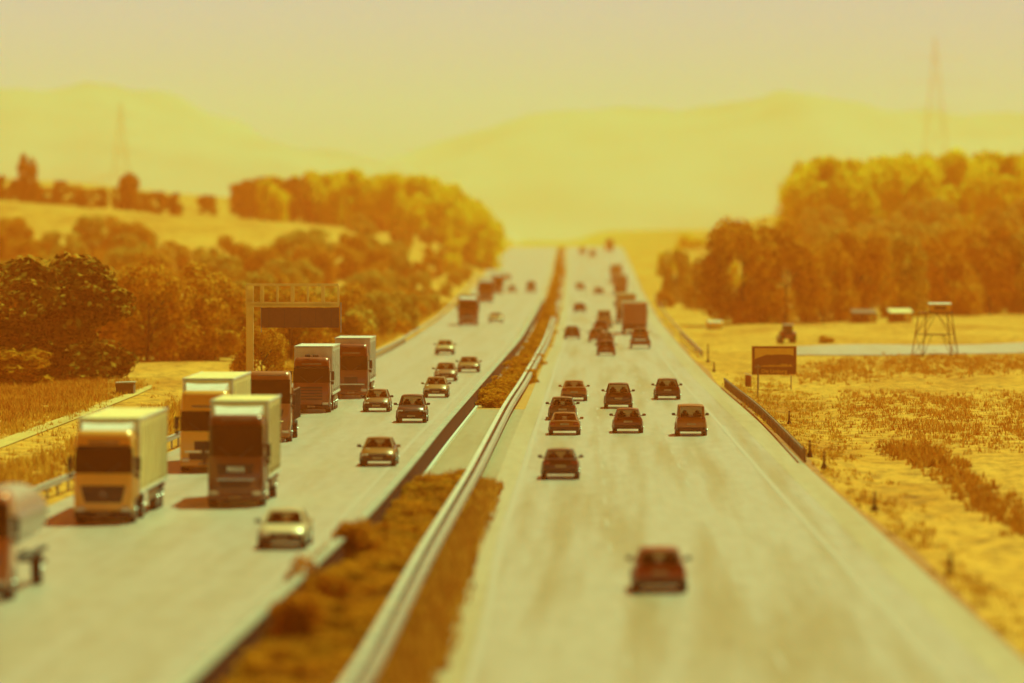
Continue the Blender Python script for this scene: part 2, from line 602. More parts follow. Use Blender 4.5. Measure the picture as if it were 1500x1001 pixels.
# ------------------------------------------------------------------ vegetation
def crown_points(seed, n, lumps=26, flat=.85, leaf=.05, shape='round'):
    """unit crown: many leaf-sized quads gathered on clumps inside a ~1 x 1 x 1 crown, base at z=0"""
    g = np.random.default_rng(seed)
    cs = []
    for k in range(lumps):
        th = g.uniform(0, 2 * math.pi); z = g.uniform(.04, .93)
        if shape == 'round':
            rr = .40 * math.sqrt(max(.05, 1 - ((z - .45) / .58) ** 2)) * g.uniform(.55, 1.0)
        elif shape == 'poplar':
            rr = .16 * math.sqrt(max(.05, 1 - ((z - .5) / .55) ** 2)) * g.uniform(.4, 1.0)
        else:
            z = g.uniform(.1, .8); rr = .42 * g.uniform(.2, 1)
        cs.append((rr * math.cos(th), rr * math.sin(th), z, g.uniform(.11, .22) * (1 if shape != 'poplar' else .7)))
    cs = np.array(cs)
    idx = g.integers(0, lumps, n)
    d = g.normal(size=(n, 3)); d /= np.linalg.norm(d, axis=1)[:, None]
    rad = cs[idx, 3] * g.uniform(.3, 1.1, n) ** .5
    P = cs[idx, :3] + d * rad[:, None]
    P[:, 2] = np.clip(P[:, 2], .01, None)
    nrm = d * 1.4 + g.normal(size=(n, 3)) * .4
    nrm /= np.linalg.norm(nrm, axis=1)[:, None]
    a = np.cross(nrm, g.normal(size=(n, 3))); a /= np.linalg.norm(a, axis=1)[:, None]
    b = np.cross(nrm, a)
    s = leaf * g.uniform(.5, 1.3, n)[:, None]
    Q = np.stack([P - a * s, P + b * s * .55, P + a * s, P - b * s * .55], 1)
    return Q.reshape(-1, 3)


def trunk_mesh(seed, name='trunk', lean=.02):
    r = random.Random(seed)
    mb = MB()
    mb.tube((0, 0, -.04), (lean, 0, .22), .03, .022, 8)
    mb.tube((lean, 0, .22), (lean * 1.5, .01, .62), .022, .010, 8)
    for k in range(7):
        t = r.uniform(0, 6.28); z = r.uniform(.18, .5)
        mb.tube((lean, 0, z), (lean + .26 * math.cos(t), .26 * math.sin(t), z + r.uniform(.12, .3)), .012, .004, 5)
    return mb.mesh(name, M['bark'])


CR = {}


def crown_set(key, n, leaf, lumps, mk, shape='round', nvar=3):
    CR[key] = [(np_mesh('crown', crown_points(hash(key) % 999 if False else sum(map(ord, key)) + v, n, lumps, leaf=leaf, shape=shape), 4, M[mk]), trunk_mesh(v + 3)) for v in range(nvar)]


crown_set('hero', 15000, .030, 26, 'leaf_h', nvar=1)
crown_set('near', 11000, .028, 27, 'leaf_a', nvar=4)
crown_set('pale', 11000, .028, 25, 'leaf_b', nvar=3)
crown_set('far', 5000, .042, 24, 'leaf_c', nvar=4)
crown_set('farpale', 5000, .042, 24, 'leaf_y', nvar=3)
crown_set('poplar', 3000, .030, 30, 'leaf_c', 'poplar', 2)
crown_set('bush', 3500, .050, 22, 'leaf_m', 'bush', 4)
crown_set('bushdark', 3500, .050, 22, 'leaf_c', 'bush', 3)
crown_set('bushpale', 3500, .050, 20, 'leaf_b', 'bush', 3)


def tree(key, p, wd, h, label, group=None, cat='tree', name='tree', v=None, rz=None):
    ms, tm = CR[key][rnd.randrange(len(CR[key])) if v is None else v]
    o = empty(name, p, rnd.uniform(0, 6.28) if rz is None else rz, label, cat, group)
    c = bpy.data.objects.new('crown' if cat == 'tree' else 'foliage', ms); C.objects.link(c); c.parent = o
    c.scale = (wd, wd, h)
    t = bpy.data.objects.new('trunk' if cat == 'tree' else 'stem', tm); C.objects.link(t); t.parent = o
    t.scale = (wd * (.8 if cat == 'tree' else .5), wd * (.8 if cat == 'tree' else .5), h)
    return o


def tpx(key, px, py, wpx, hpx, label, **kw):
    p = ground_at(px, py)
    k = p.y / F
    p.z -= .1
    return tree(key, p, wpx * k * 1.15, hpx * k * 1.02, label, **kw)


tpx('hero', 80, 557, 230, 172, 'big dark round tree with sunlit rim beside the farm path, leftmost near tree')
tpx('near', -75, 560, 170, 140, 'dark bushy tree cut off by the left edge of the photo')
tpx('bushdark', 20, 566, 120, 60, 'low spreading bush at the foot of the big dark tree', cat='shrub', name='shrub')
tpx('near', 382, 572, 78, 92, 'small round leafy tree right behind the gantry pole', v=1)
tpx('bushpale', 462, 540, 60, 46, 'pale bush showing above the red and white truck roofs', cat='shrub', name='shrub')
tpx('near', 215, 529, 130, 135, 'dark broad tree right of the big tree, at the back of the bright meadow')
tpx('near', 300, 527, 120, 128, 'dark tree between the broad tree and the gantry pole')
tpx('near', 425, 527, 110, 100, 'dark tree directly behind the overhead sign board')
tpx('near', 505, 520, 90, 95, 'dark tree just right of the overhead sign board')
GL = 'trees covering the slope left of the motorway'
k = 0
g2 = random.Random(11)
for i in range(700):
    if k >= 82: break
    Y = 530 + 480 * g2.random() ** 1.1
    X = LL(Y) - 5 - g2.random() ** 1.0 * (Y * .12)
    px = 750 + F * X / Y
    if px < -160 or (px > 540 and g2.random() < .3): continue
    zz = land(X, Y)
    base = 340 + F * (CAMH - zz) / Y
    near_road = LL(Y) - X < 16
    h = g2.uniform(3.5, 6) if near_road else g2.uniform(5, 8)
    wd = h * g2.uniform(.9, 1.25)
    tree('near' if g2.random() < .5 else 'pale', (X, Y, zz - .1), wd * 1.15, h, 'bushy tree on the wooded slope left of the motorway', GL)
    k += 1
for i in range(13):
    px = 190 + i * 25 + g2.uniform(-6, 6)
    P_ = ground_at(px, 522 + g2.uniform(-3, 2))
    tree('bushdark', P_, g2.uniform(4.5, 6.5), g2.uniform(3.2, 5), 'dark undergrowth bush at the back edge of the bright left meadow', 'bushes at the back of the left meadow', 'shrub', 'shrub')
k = 0
for i in range(600):
    if k >= 72: break
    Y = 520 + 1000 * g2.random() ** 1.3
    X = LL(Y) - 2.8 - g2.random() ** 1.4 * (10 + max(0, Y - 800) * .05)
    h = g2.uniform(2.2, 5.0)
    tree(('bushpale', 'bush', 'near', 'pale')[g2.randrange(4)], (X, Y, land(X, Y) - .15), h * g2.uniform(.8, 1.3), h, 'scrubby bush on the embankment between left guard rail and wooded slope', 'bushes on the left embankment', 'shrub', 'shrub')
    k += 1
# hedge line and poplars above the left field
for px, py, wp, hp, key, lab in ((38, 292, 34, 66, 'far', 'tall dark tree standing up from the left hilltop hedge line'),
                                 (190, 300, 36, 48, 'far', 'rounded tree at the foot of the left pylon on the hilltop')):
    Y = 1250; X = (px - 750) * Y / F
    tree(key, (X, Y, land(X, Y) - .2), wp * Y / F * 1.1, hp * Y / F * 1.1, lab)
for px in range(-60, 275, 21):
    Y = 1250 + g2.uniform(-20, 20); X = (px + g2.uniform(-5, 5) - 750) * Y / F
    tree('far', (X, Y, land(X, Y) - .2), 30 * Y / F, g2.uniform(24, 36) * Y / F, 'low tree in the hilltop hedge line at far left', 'trees of the left hilltop hedge line')
# the wood on the left skyline
k = 0
for i in range(400):
    if k >= 62: break
    Y = g2.uniform(1350, 1750)
    px = g2.uniform(288, 735)
    X = (px - 750) * Y / F
    if LL(Y) - X < 3: continue
    top = float(np.interp(px, [288, 350, 430, 520, 600, 660, 700, 740], [292, 268, 256, 250, 252, 270, 300, 345]))
    zt = CAMH + (340 - top) * Y / F
    zg = land(X, Y)
    h = min(zt - zg, 22) * g2.uniform(.9, 1.0)
    if h < 3: continue
    tree('far' if px < 330 + 160 * g2.random() else 'farpale', (X, Y, zg - .2), max(6, h * g2.uniform(.8, 1.15)), h, 'tree in the hazy wood on the left skyline', 'trees of the wood on the left skyline')
    k += 1
# right side: the dark group, and the paler row behind the huts
for px, py, wp, hp, key, lab in ((1085, 474, 115, 145, 'near', 'large dark domed tree nearest the motorway on the right'),
                                 (1150, 474, 110, 140, 'near', 'dark tree merged behind the right of the large domed tree'),
                                 (1205, 472, 90, 112, 'near', 'dark tree directly left of the low field hut'),
                                 (1260, 466, 95, 120, 'near', 'tree behind the flat pale-roofed hut'),
                                 (1320, 464, 90, 112, 'pale', 'pale tree behind the smaller hut'),
                                 (1385, 462, 105, 118, 'near', 'brown tree directly behind the legged observation hide'),
                                 (1450, 460, 105, 122, 'near', 'tall brown tree right of the observation hide'),
                                 (1520, 458, 110, 120, 'pale', 'tree cut off by the right edge of the photo'),
                                 (990, 444, 44, 74, 'pale', 'slim pale tree beside the right hard shoulder far down the road'),
                                 (1022, 452, 40, 50, 'pale', 'small pale tree between the slim tree and the large dark domed tree'),
                                 (975, 452, 26, 26, 'near', 'small dark bush at the right edge of the far road')):
    tpx(key, px, py, wp, hp, lab)
k = 0
for i in range(400):
    if k >= 70: break
    Y = g2.uniform(1180, 1420)
    px = g2.uniform(1172, 1640)
    X = (px - 750) * Y / F
    top = float(np.interp(px, [1165, 1200, 1300, 1400, 1500, 1640], [238, 234, 230, 226, 222, 220]))
    zg = land(X, Y); h = CAMH + (340 - top) * Y / F - zg
    h *= g2.uniform(.88, 1.0)
    tree('farpale', (X, Y, zg - .2), h * g2.uniform(.75, 1.05), h, 'tree in the hazy wood on the right skyline', 'trees of the wood on the right skyline')
    k += 1
k = 0
for i in range(100):
    if k >= 22: break
    Y = g2.uniform(800, 1150)
    px = g2.uniform(1200, 1620)
    X = (px - 750) * Y / F
    tree('pale', (X, Y, land(X, Y) - .2), g2.uniform(9, 13), g2.uniform(9, 13), 'pale tree in the belt between the right huts and the skyline wood', 'pale trees behind the right huts')
    k += 1
k = 0
for i in range(100):
    if k >= 14: break
    Y = g2.uniform(1100, 1900)
    side = g2.random() < .7
    X = RR(Y) + g2.uniform(5, 40) if side else LL(Y) - g2.uniform(3, 8)
    tree('farpale', (X, Y, land(X, Y) - .2), g2.uniform(4, 7), g2.uniform(3.5, 6), 'hazy small tree beside the far end of the motorway', 'small trees beside the far motorway')
    k += 1

# median planting
def median_shrub(px, py, w_, h_, lab, group=None, key='bush'):
    p = at(px, py); p.z -= .15
    tree(key, p, w_, h_, lab, group, 'shrub', 'shrub')


GM = 'shrubs of the near median planting'
Y = 132.0
row = 0
while Y < at(0, 706).y:
    a = LR(Y) + .6; b = RAIL(Y) - .5
    n_ = max(1, round((b - a) / 1.0))
    for i in range(n_):
        X = a + (b - a) * (i + .5) / n_ + g2.uniform(-.3, .3)
        sc = g2.uniform(.9, 1.5)
        tree('bush' if g2.random() < .65 else 'bushdark', (X, Y + g2.uniform(-.8, .8), -.15), 2.0 * sc, .66 * sc, 'rust brown shrub in the near median planting left of the steel rail', GM, 'shrub', 'shrub')
    Y += 2.9
for px, py, lab in ((512, 832, 'bushy clump spilling over the wall, farthest of the three that jut onto the left carriageway'),
                    (470, 892, 'bushy clump spilling over the wall, middle of the three that jut onto the left carriageway'),
                    (428, 955, 'bushy clump spilling over the wall, nearest of the three that jut onto the left carriageway')):
    median_shrub(px, py, 2.2, 2.0, lab)
GF = 'shrubs of the far median planting'
Y = at(0, 597).y
nfar = 0
while Y < 1900 and nfar < 260:
    a = LR(Y) + .5; b = RL(Y) - .2
    n_ = max(1, round((b - a) / 1.9)) if Y < 700 else 1
    for i in range(n_):
        X = a + (b - a) * (i + .5) / n_ + g2.uniform(-.2, .2)
        sc = g2.uniform(1.0, 1.6)
        if abs(X - RAIL(Y)) < .55: continue
        wd = 1.9 * sc if Y < 700 else max(2.2, (b - a) * 1.0)
        tree('bush', (X, Y, zr(Y) - .15), wd, .8 * sc if Y < 700 else 1.3 * sc, 'shrub in the long far median strip beyond the paved gap', GF, 'shrub', 'shrub')
        nfar += 1
    Y += 3.8 if Y < 500 else (7 if Y < 800 else 18)


def grass(name, lab, regions, n, hmin, hmax, mk, width=.05, seed=1, spread=1.0, noise=None):
    """grass blades as one uncountable mass; each region is a photo-pixel quad or a function giving a point"""
    g = np.random.default_rng(seed)
    P = []
    tot = len(regions)
    for reg in regions:
        P += [reg(g) for _ in range(n // tot // 7)]
    P = np.array([p for p in P if p is not None])
    rep = g.integers(3, 12, len(P))                     # blades stand in tufts
    big = g.uniform(.5, 1.5, len(P))
    P = np.repeat(P, rep, 0); big = np.repeat(big, rep)
    P[:, :2] += g.normal(size=(len(P), 2)) * .16
    N = len(P)
    h = (g.uniform(hmin, hmax, N) * big)[:, None]
    th = g.uniform(0, math.pi, N)
    a = np.stack([np.cos(th), np.sin(th), np.zeros(N)], 1) * width * g.uniform(.6, 1.6, N)[:, None]
    lean = g.normal(size=(N, 3)) * .3 * h; lean[:, 2] = 0
    top = P + lean; top[:, 2:] += h
    V = np.stack([P - a, P + a, top], 1).reshape(-1, 3)
    me = np_mesh(name, V, 3, M[mk])
    o = bpy.data.objects.new(name, me); C.objects.link(o)
    return tag(o, lab, 'grass', kind='stuff')


def tri_region(poly, jit=1.0, clump=True):
    """random ground points inside a photo-pixel polygon (uniform in the picture, clumped)"""
    P3 = [ground_at(x, y) for x, y in poly]
    xs = [p.x for p in P3]; ys = [p.y for p in P3]

    def inside(x, y):
        c = False; j = len(P3) - 1
        for i in range(len(P3)):
            if (ys[i] > y) != (ys[j] > y) and x < (xs[j] - xs[i]) * (y - ys[i]) / (ys[j] - ys[i]) + xs[i]: c = not c
            j = i
        return c

    def f(g):
        for _ in range(30):
            x = g.uniform(min(xs), max(xs)); y = g.uniform(min(ys), max(ys))
            if inside(x, y):
                k = math.sin(x * 1.1 + 2 * math.sin(y * .11)) + math.sin(y * .21 + x * .5) + math.sin(x * 2.9 - y * .37) + math.sin(x * 5.1 + y * .53) - .6
                if not clump or g.uniform(-.5, 1.2) < k:
                    x += g.normal() * .9 * jit; y += g.normal() * (2 + .012 * y) * jit
                    if LL(y) - 1 < x < RR(y) + .3: return None
                    return (x, y, land(x, y) - .02)
        return None
    return f


grass('grass', 'dark rust brown tall grass field in front of the big left tree', [tri_region([(-40, 562), (165, 558), (165, 575), (100, 600), (0, 622), (-60, 630)])], 22000, .15, .4, 'grass_brown', .05, 2)
grass('grass', 'dry golden verge grass on both sides of the left farm path', [tri_region([(-40, 690), (60, 650), (200, 600), (330, 565), (350, 600), (235, 645), (100, 692), (-40, 748)]), tri_region([(0, 640), (190, 568), (190, 562), (150, 580), (0, 630)])], 14000, .10, .32, 'grass_dry', .035, 3)
grass('grass', 'band of reddish scrub grass below the pale track on the right', [tri_region([(1165, 540), (1250, 527), (1500, 524), (1560, 524), (1560, 548), (1300, 552), (1180, 565)])], 12000, .12, .4, 'grass_brown', .04, 4)
grass('grass', 'patch of tangled brown tall grass in the right meadow', [tri_region([(1235, 585), (1290, 575), (1480, 580), (1600, 590), (1600, 650), (1400, 662), (1310, 662), (1260, 620)])], 14000, .10, .35, 'grass_brown', .035, 5)
grass('grass', 'dark grassy ditch line running down to the right edge of the meadow', [tri_region([(1300, 655), (1370, 662), (1440, 718), (1530, 788), (1530, 806), (1430, 738), (1360, 682), (1300, 668)], .5, False)], 3600, .15, .45, 'grass_ditch', .06, 6)
grass('grass', 'straw coloured grass along the right hard shoulder', [tri_region([(1066, 560), (1130, 560), (1240, 600), (1230, 680), (1420, 830), (1620, 990), (1620, 1056), (1500, 962), (1362, 840), (1204, 698)])], 9000, .08, .28, 'grass_dry', .05, 7)
grass('grass', 'low orange grass strip between the steel rail and the right carriageway', [lambda g: (lambda Y: (g.uniform(RAIL(Y) + .3, RL(Y) + .15), Y, -.02))(g.uniform(130, at(0, 716).y))], 16000, .2, .6, 'grass_brown', .06, 8)
grass('grass', 'rough brown weeds between the shrubs of the near median', [lambda g: (lambda Y: (g.uniform(LR(Y) + .4, RAIL(Y) - .4), Y, -.02))(g.uniform(130, at(0, 704).y))], 9000, .2, .6, 'grass_brown', .05, 12)
grass('grass', 'rough grass on the left verge behind the guard rail', [lambda g: (lambda Y: (LL(Y) - g.uniform(1.6, 6), Y, .02))(g.uniform(200, 900))], 20000, .2, .7, 'grass_dry', .06, 9)

M['dirt'] = mat('roadside_dirt', (.50, .20, .03), .95, scale=.8, col2=(.32, .10, .015))
strip('ground', lambda Y: RR(Y), lambda Y: RR(Y) + .35 + .2 * math.sin(Y * .07), 60, 1200, .012, M['dirt'])
# earth of the planted median
M['soil'] = mat('median_soil', (.62, .30, .04), .95, scale=1.2, col2=(.42, .15, .02))
strip('ground', lambda Y: LR(Y) + .15, lambda Y: RL(Y), 30, at(0, 702).y, -.01, M['soil'])
strip('ground', lambda Y: LR(Y) + .15, lambda Y: RL(Y), at(0, 600).y, 2100, -.01, M['soil'])

# ------------------------------------------------------------------ barriers
def sweep(fx, y0, y1, prof, step=3.0, zf=None):
    rows = []
    Y = y0
    while Y < y1 + .01:
        rows.append([(fx(Y) + px, Y, (zf(Y) if zf else zr(Y)) + pz) for px, pz in prof])
        Y += step if Y < 600 else step * 4
    return MB().loft(rows)


def guard_rail(label, fx, y0, y1, sides=(-1, 1), zf=None, top=.78, mat_='steel', post=2.0, nm='guard_rail', gap=.10, bh=1.0):
    root = empty(nm, (0, 0, 0), 0, label, 'guard rail')
    for s in sides:
        w0 = gap * s
        prof = [(w0 + a_ * s, top - b_ * bh) for a_, b_ in ((0, 0), (.05, .03), (.05, .10), (0, .15), (.05, .20), (.05, .27), (0, .31), (-.02, .31), (-.02, 0))]
        if s < 0: prof = prof[::-1]
        sweep(fx, y0, y1, prof, 3.0, zf).obj('rail_beam', M[mat_], root)
    n = 0
    Y = y0
    while Y < min(y1, 640) and n < 99:
        MB().box((fx(Y), Y, (zf(Y) if zf else zr(Y)) + (top - .05) / 2), (.12, .08, top - .05)).obj('post', M[mat_], root)
        Y += post; n += 1
    return root


cf = curve([(505, 1020), (532, 984), (626, 804), (691, 695), (745, 591), (766, 560), (800, 500), (811, 468), (819, 441), (823, 410), (825, 380), (825, 367)], 0.8)
mr = guard_rail('long double sided steel guard rail down the middle of the median', cf, 120, 1800, post=4, gap=.26, top=.82)
sweep(cf, 120, 1800, [(-.30, .83), (-.08, .83), (-.08, .89), (-.30, .89)]).obj('cap_channel', M['rail_bright'], mr)
sweep(cf, 120, 1800, [(.10, .80), (.30, .80), (.30, .85), (.10, .85)]).obj('cap_channel', M['steel'], mr)
# broad capping channel of the median rail
LG = curve([(-60, 760), (36, 719), (101, 694), (245, 641), (366, 588), (470, 545), (539, 519), (582, 499), (640, 464), (680, 425), (697, 404), (718, 382), (738, 368)], .8)
guard_rail('steel guard rail on posts along the outer edge of the left carriageway', LG, 190, 1300, (1,), zf=lambda Y: zr(Y) + .05, top=.8, post=4)
RG = curve([(1178, 656), (1150, 628), (1110, 590), (1080, 568), (1060, 552)], .75)
guard_rail('short rusty guard rail on close posts beside the brown tourist sign', RG, at(0, 657, .75).y, at(0, 553, .75).y, (-1,), zf=lambda Y: land(RG(Y), Y), top=.78, mat_='rust', post=1.6, bh=.6)
FG = curve([(1060, 545), (1030, 512), (1000, 485), (975, 455), (958, 430)], .75)
guard_rail('distant steel guard rail along the right hard shoulder far beyond the sign', FG, 520, 980, (-1,), zf=lambda Y: land(FG(Y), Y), top=.75, post=6)

# concrete wall between left carriageway and median
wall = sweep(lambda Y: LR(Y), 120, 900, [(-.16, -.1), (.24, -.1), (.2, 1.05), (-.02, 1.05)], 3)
wo = empty('median_wall', (0, 0, 0), 0, 'long dark red concrete barrier wall with a pale kerb along its foot beside the left carriageway', 'wall')
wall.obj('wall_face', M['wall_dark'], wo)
sweep(lambda Y: LR(Y), 120, 900, [(-.05, 1.05), (.26, 1.05), (.26, 1.12), (-.05, 1.12)], 3).obj('coping', M['concrete'], wo)
sweep(lambda Y: LR(Y), at(0, 745).y, 900, [(.30, -.05), (.44, -.05), (.44, .14), (.30, .14)], 3).obj('foot_kerb', M['white'], wo)

# ------------------------------------------------------------------ vehicles
def wheel(parent, x, y, r, wd, truck=False, name='wheel'):
    s = 1 if x > 0 else -1
    e = MB().tube((x - s * wd / 2, y, r), (x + s * wd / 2, y, r), r, n=20)
    t = e.obj(name, M['tyre'], parent, True)
    m = MB()
    m.tube((x + s * wd / 2 - s * .02, y, r), (x + s * (wd / 2 + .012), y, r), r * .62, r * .55, 14)
    m.tube((x + s * (wd / 2 - .01), y, r), (x + s * (wd / 2 + .04), y, r), r * .2, r * .16, 8)
    m.obj('rim', M['rim'], t)
    return t


def car(style, P, rz, col, label, name='car', group=None, lights=False):
    """P is the ground point under the visible end centre; style sets the silhouette; +y is forward"""
    st = dict(
        hatch=dict(L=4.1, W=1.78, H=1.47, belt=.96, hood=.86, ws=1.05, rf=.28, rr=-1.50, rb=-1.98, tail=None),
        sedan=dict(L=4.6, W=1.82, H=1.44, belt=.95, hood=.86, ws=1.10, rf=.35, rr=-.95, rb=-1.62, tail=1.0),
        coupe=dict(L=4.2, W=1.84, H=1.32, belt=.88, hood=.78, ws=.85, rf=.10, rr=-.75, rb=-1.70, tail=.86),
        estate=dict(L=4.65, W=1.82, H=1.50, belt=.96, hood=.87, ws=1.10, rf=.35, rr=-1.95, rb=-2.22, tail=None),
        suv=dict(L=4.5, W=1.88, H=1.72, belt=1.10, hood=1.02, ws=1.10, rf=.45, rr=-1.85, rb=-2.12, tail=None),
        mpv=dict(L=4.4, W=1.80, H=1.82, belt=1.12, hood=.98, ws=1.45, rf=.75, rr=-2.02, rb=-2.12, tail=None),
        van=dict(L=5.2, W=1.95, H=2.25, belt=1.20, hood=1.08, ws=2.0, rf=1.3, rr=-2.5, rb=-2.56, tail=None),
    )[style]
    L, W, H = st['L'], st['W'], st['H']
    hl, hw = L / 2, W / 2
    root = empty(name, P, rz, label, 'van' if style == 'van' else 'car', group)
    pm = paint(col)
    belt, hood = st['belt'], st['hood']
    zb = .25
    rt = st['tail'] or belt

    def ring(y, w_, z0, z1):
        h = z1 - z0
        half = [(w_ * .86, z0), (w_ * .97, z0 + .10 * h), (w_, z0 + .35 * h), (w_ * .985, z0 + .62 * h), (w_ * .94, z0 + .86 * h), (w_ * .84, z1 - .01), (w_ * .4, z1 + .015)]
        return [Vector((x, y, z)) for x, z in half] + [Vector((-x, y, z)) for x, z in reversed(half)]
    yr = -hl
    rings = [ring(yr, hw * .82, .42, rt - .30), ring(yr + .03, hw * .93, .32, rt - .14), ring(yr + .12, hw * .97, .28, rt - .03), ring(yr + .35, hw, zb, rt),
             ring(st['rb'] + .2 if st['rb'] + .2 > yr + .4 else yr + .5, hw, zb, belt if not st['tail'] else rt), ring(-.6, hw, zb, belt), ring(.5, hw, zb, belt - .01),
             ring(st['ws'] + .05, hw, zb, belt - .03), ring(hl - .75, hw * .985, zb, hood - .02), ring(hl - .3, hw * .95, zb + .02, hood - .10), ring(hl - .08, hw * .86, .30, hood - .22), ring(hl, hw * .72, .36, hood - .34)]
    rings.sort(key=lambda r_: r_[0].y)
    body = MB().loft(rings).obj('body', pm, root, True)
    # roof
    rw = hw * .70 if style not in ('van', 'mpv') else hw * .82
    zt = H
    rf, rr, rb, ws = st['rf'], st['rr'], st['rb'], st['ws']
    mb = MB()
    rr_ = []
    for y, k in ((rr, -.05), (rr + .12, -.015), ((rf + rr) / 2, .0), (rf - .12, -.012), (rf, -.045)):
        rr_.append([Vector((x * rw, y, zt + k + dz)) for x, dz in ((-1, -.05), (-.9, -.015), (-.5, 0), (0, .008), (.5, 0), (.9, -.015), (1, -.05), (.9, -.07), (0, -.05), (-.9, -.07))])
    mb.loft(rr_)
    mb.obj('roof', pm, root, True)
    zr_ = zt - .085
    bw = hw * .86
    zbl = belt - .02
    # pillars
    corners = [((s * bw * .97, ws, zbl), (s * rw * .96, rf, zr_)) for s in (-1, 1)] + [((s * bw * .95, rb, rt - .02), (s * rw * .96, rr, zr_)) for s in (-1, 1)]
    for a, b in corners:
        MB().tube(a, b, .055, .045, 6).obj('pillar', pm, root)
    for s in (-1, 1):
        MB().tube((s * bw * .99, -.25, zbl), (s * rw * .98, -.3, zr_), .05, .04, 6).obj('pillar', pm, root)
    # glass

    def pane(nm, a0, a1, b0, b1, n=6, bow=(0, 0, 0)):
        m_ = MB(); r_ = []
        a0, a1, b0, b1 = map(Vector, (a0, a1, b0, b1))
        for p, q in ((a0, a1), (b0, b1)):
            r_.append([p.lerp(q, i / n) + Vector(bow) * math.sin(math.pi * i / n) for i in range(n + 1)])
        mid = [u.lerp(v, .5) + Vector((0, 0, .0)) for u, v in zip(*r_)]
        m_.loft([r_[0], mid, r_[1]], False, False)
        return m_.obj(nm, M['glass'], root, True)
    pane('windshield', (-bw * .93, ws - .02, zbl), (bw * .93, ws - .02, zbl), (-rw * .93, rf, zr_), (rw * .93, rf, zr_), bow=(0, .07, 0))
    if style == 'van':
        m_ = MB().box((0, rb + .04, (zbl + zr_) / 2), (bw * 1.7, .06, zr_ - zbl)); m_.obj('rear_door', pm, root)
        for s in (-1, 1):
            MB().box((s * bw * .42, rb, 1.72), (bw * .6, .03, .5)).obj('rear_window', M['dark_glass'], root)
            m2 = MB(); m2.poly([(s * bw * .98, rb, zbl), (s * bw * .98, .2, zbl), (s * rw * .98, .2, zr_), (s * rw * .98, rr, zr_)]); m2.obj('side_panel', pm, root)
    else:
        pane('rear_window', (-bw * .92, rb + .02, rt - .01), (bw * .92, rb + .02, rt - .01), (-rw * .93, rr, zr_), (rw * .93, rr, zr_), bow=(0, -.05, 0))
    for s in (-1, 1):
        pane('side_window', (s * bw * .98, ws - .1, zbl), (s * bw * .99, -.22, zbl), (s * rw * .97, rf - .05, zr_), (s * rw * .98, -.3, zr_), 3)
        if style != 'van':
            pane('side_window', (s * bw * .99, -.3, zbl), (s * bw * .96, rb + .1, rt), (s * rw * .98, -.34, zr_), (s * rw * .97, rr + .05, zr_), 3)
    # interior
    for x, y in ((-.36, .0), (.36, .0), (-.38, -.95), (.38, -.95)):
        if style in ('coupe', 'van') and y < -.5: continue
        m_ = MB()
        m_.box((x, y + .1, .55), (.48, .5, .2), bev=.05)
        m_.box((x, y - .18, belt - .08), (.46, .14, .55), bev=.05)
        m_.box((x, y - .2, belt + .25), (.22, .10, .16), bev=.04)
        m_.obj('seat', M['seat'], root)
    MB().box((0, ws - .28, belt - .06), (bw * 1.7, .35, .14), bev=.04).obj('dashboard', M['black'], root)
    # wheels
    wr = .33 if style not in ('suv', 'van') else .37
    for y in (-hl + .80, hl - .82):
        for s in (-1, 1):
            MB().tube((s * (hw - .24), y, wr), (s * (hw + .006), y, wr), wr + .055, n=20).obj('wheel_arch', M['black'], root)
            wheel(root, s * (hw - .085), y, wr, .21)
    # bumpers, lights, plates, mirrors
    bl = M['black']
    MB().box((0, -hl + .05, .40), (W * .93, .17, .26), bev=.06).obj('bumper', bl, root)
    MB().box((0, hl - .11, .41), (W * .90, .25, .27), bev=.06).obj('bumper', bl, root)  # black bumper made taller, stands in for shade on the car front
    MB().box((0, hl - .075, hood - .30), (W * .50, .16, .17), bev=.03).obj('grille', bl, root)
    MB().box((0, hl + .012, .44), (.52, .02, .11)).obj('license_plate', M['plate'], root)
    MB().box((0, -hl - .012, .70 if st['tail'] is None else .66), (.52, .03, .11)).obj('license_plate', M['plate'], root)
    for s in (-1, 1):
        MB().box((s * hw * .70, hl - .17, hood - .27), (.36, .22, .15), rot=Matrix.Rotation(R(-18 * s), 3, 'Z'), bev=.05).obj('headlight', M['lamp'], root)
        if st['tail'] is None:
            MB().box((s * hw * .80, -hl + .10, rt - .16), (.20, .14, .30), bev=.05).obj('tail_light', M['tail'], root)
        else:
            MB().box((s * hw * .74, -hl + .06, rt - .20), (.34, .12, .15), bev=.04).obj('tail_light', M['tail'], root)
        m_ = MB()
        m_.box((s * (hw + .10), ws - .38, belt + .06), (.22, .12, .15), bev=.04)
        m_.box((s * (hw - .03), ws - .38, belt + .0), (.14, .05, .05))
        m_.obj('mirror', bl if rnd.random() < .6 else pm, root)
        MB().box((s * (hw + .001), -.15, .74), (.012, .16, .03)).obj('door_handle', bl, root)
    return root, L


def rrect(w, y0, y1, r, z, n=4, yo=0):
    pts = []
    for cx_, cy_, a0 in ((w - r, y1 - r, 0), (-w + r, y1 - r, 90), (-w + r, y0 + r, 180), (w - r, y0 + r, 270)):
        for i in range(n + 1):
            a = R(a0 + 90 * i / n)
            pts.append(Vector((cx_ + r * math.cos(a), cy_ + r * math.sin(a) + yo, z)))
    return pts


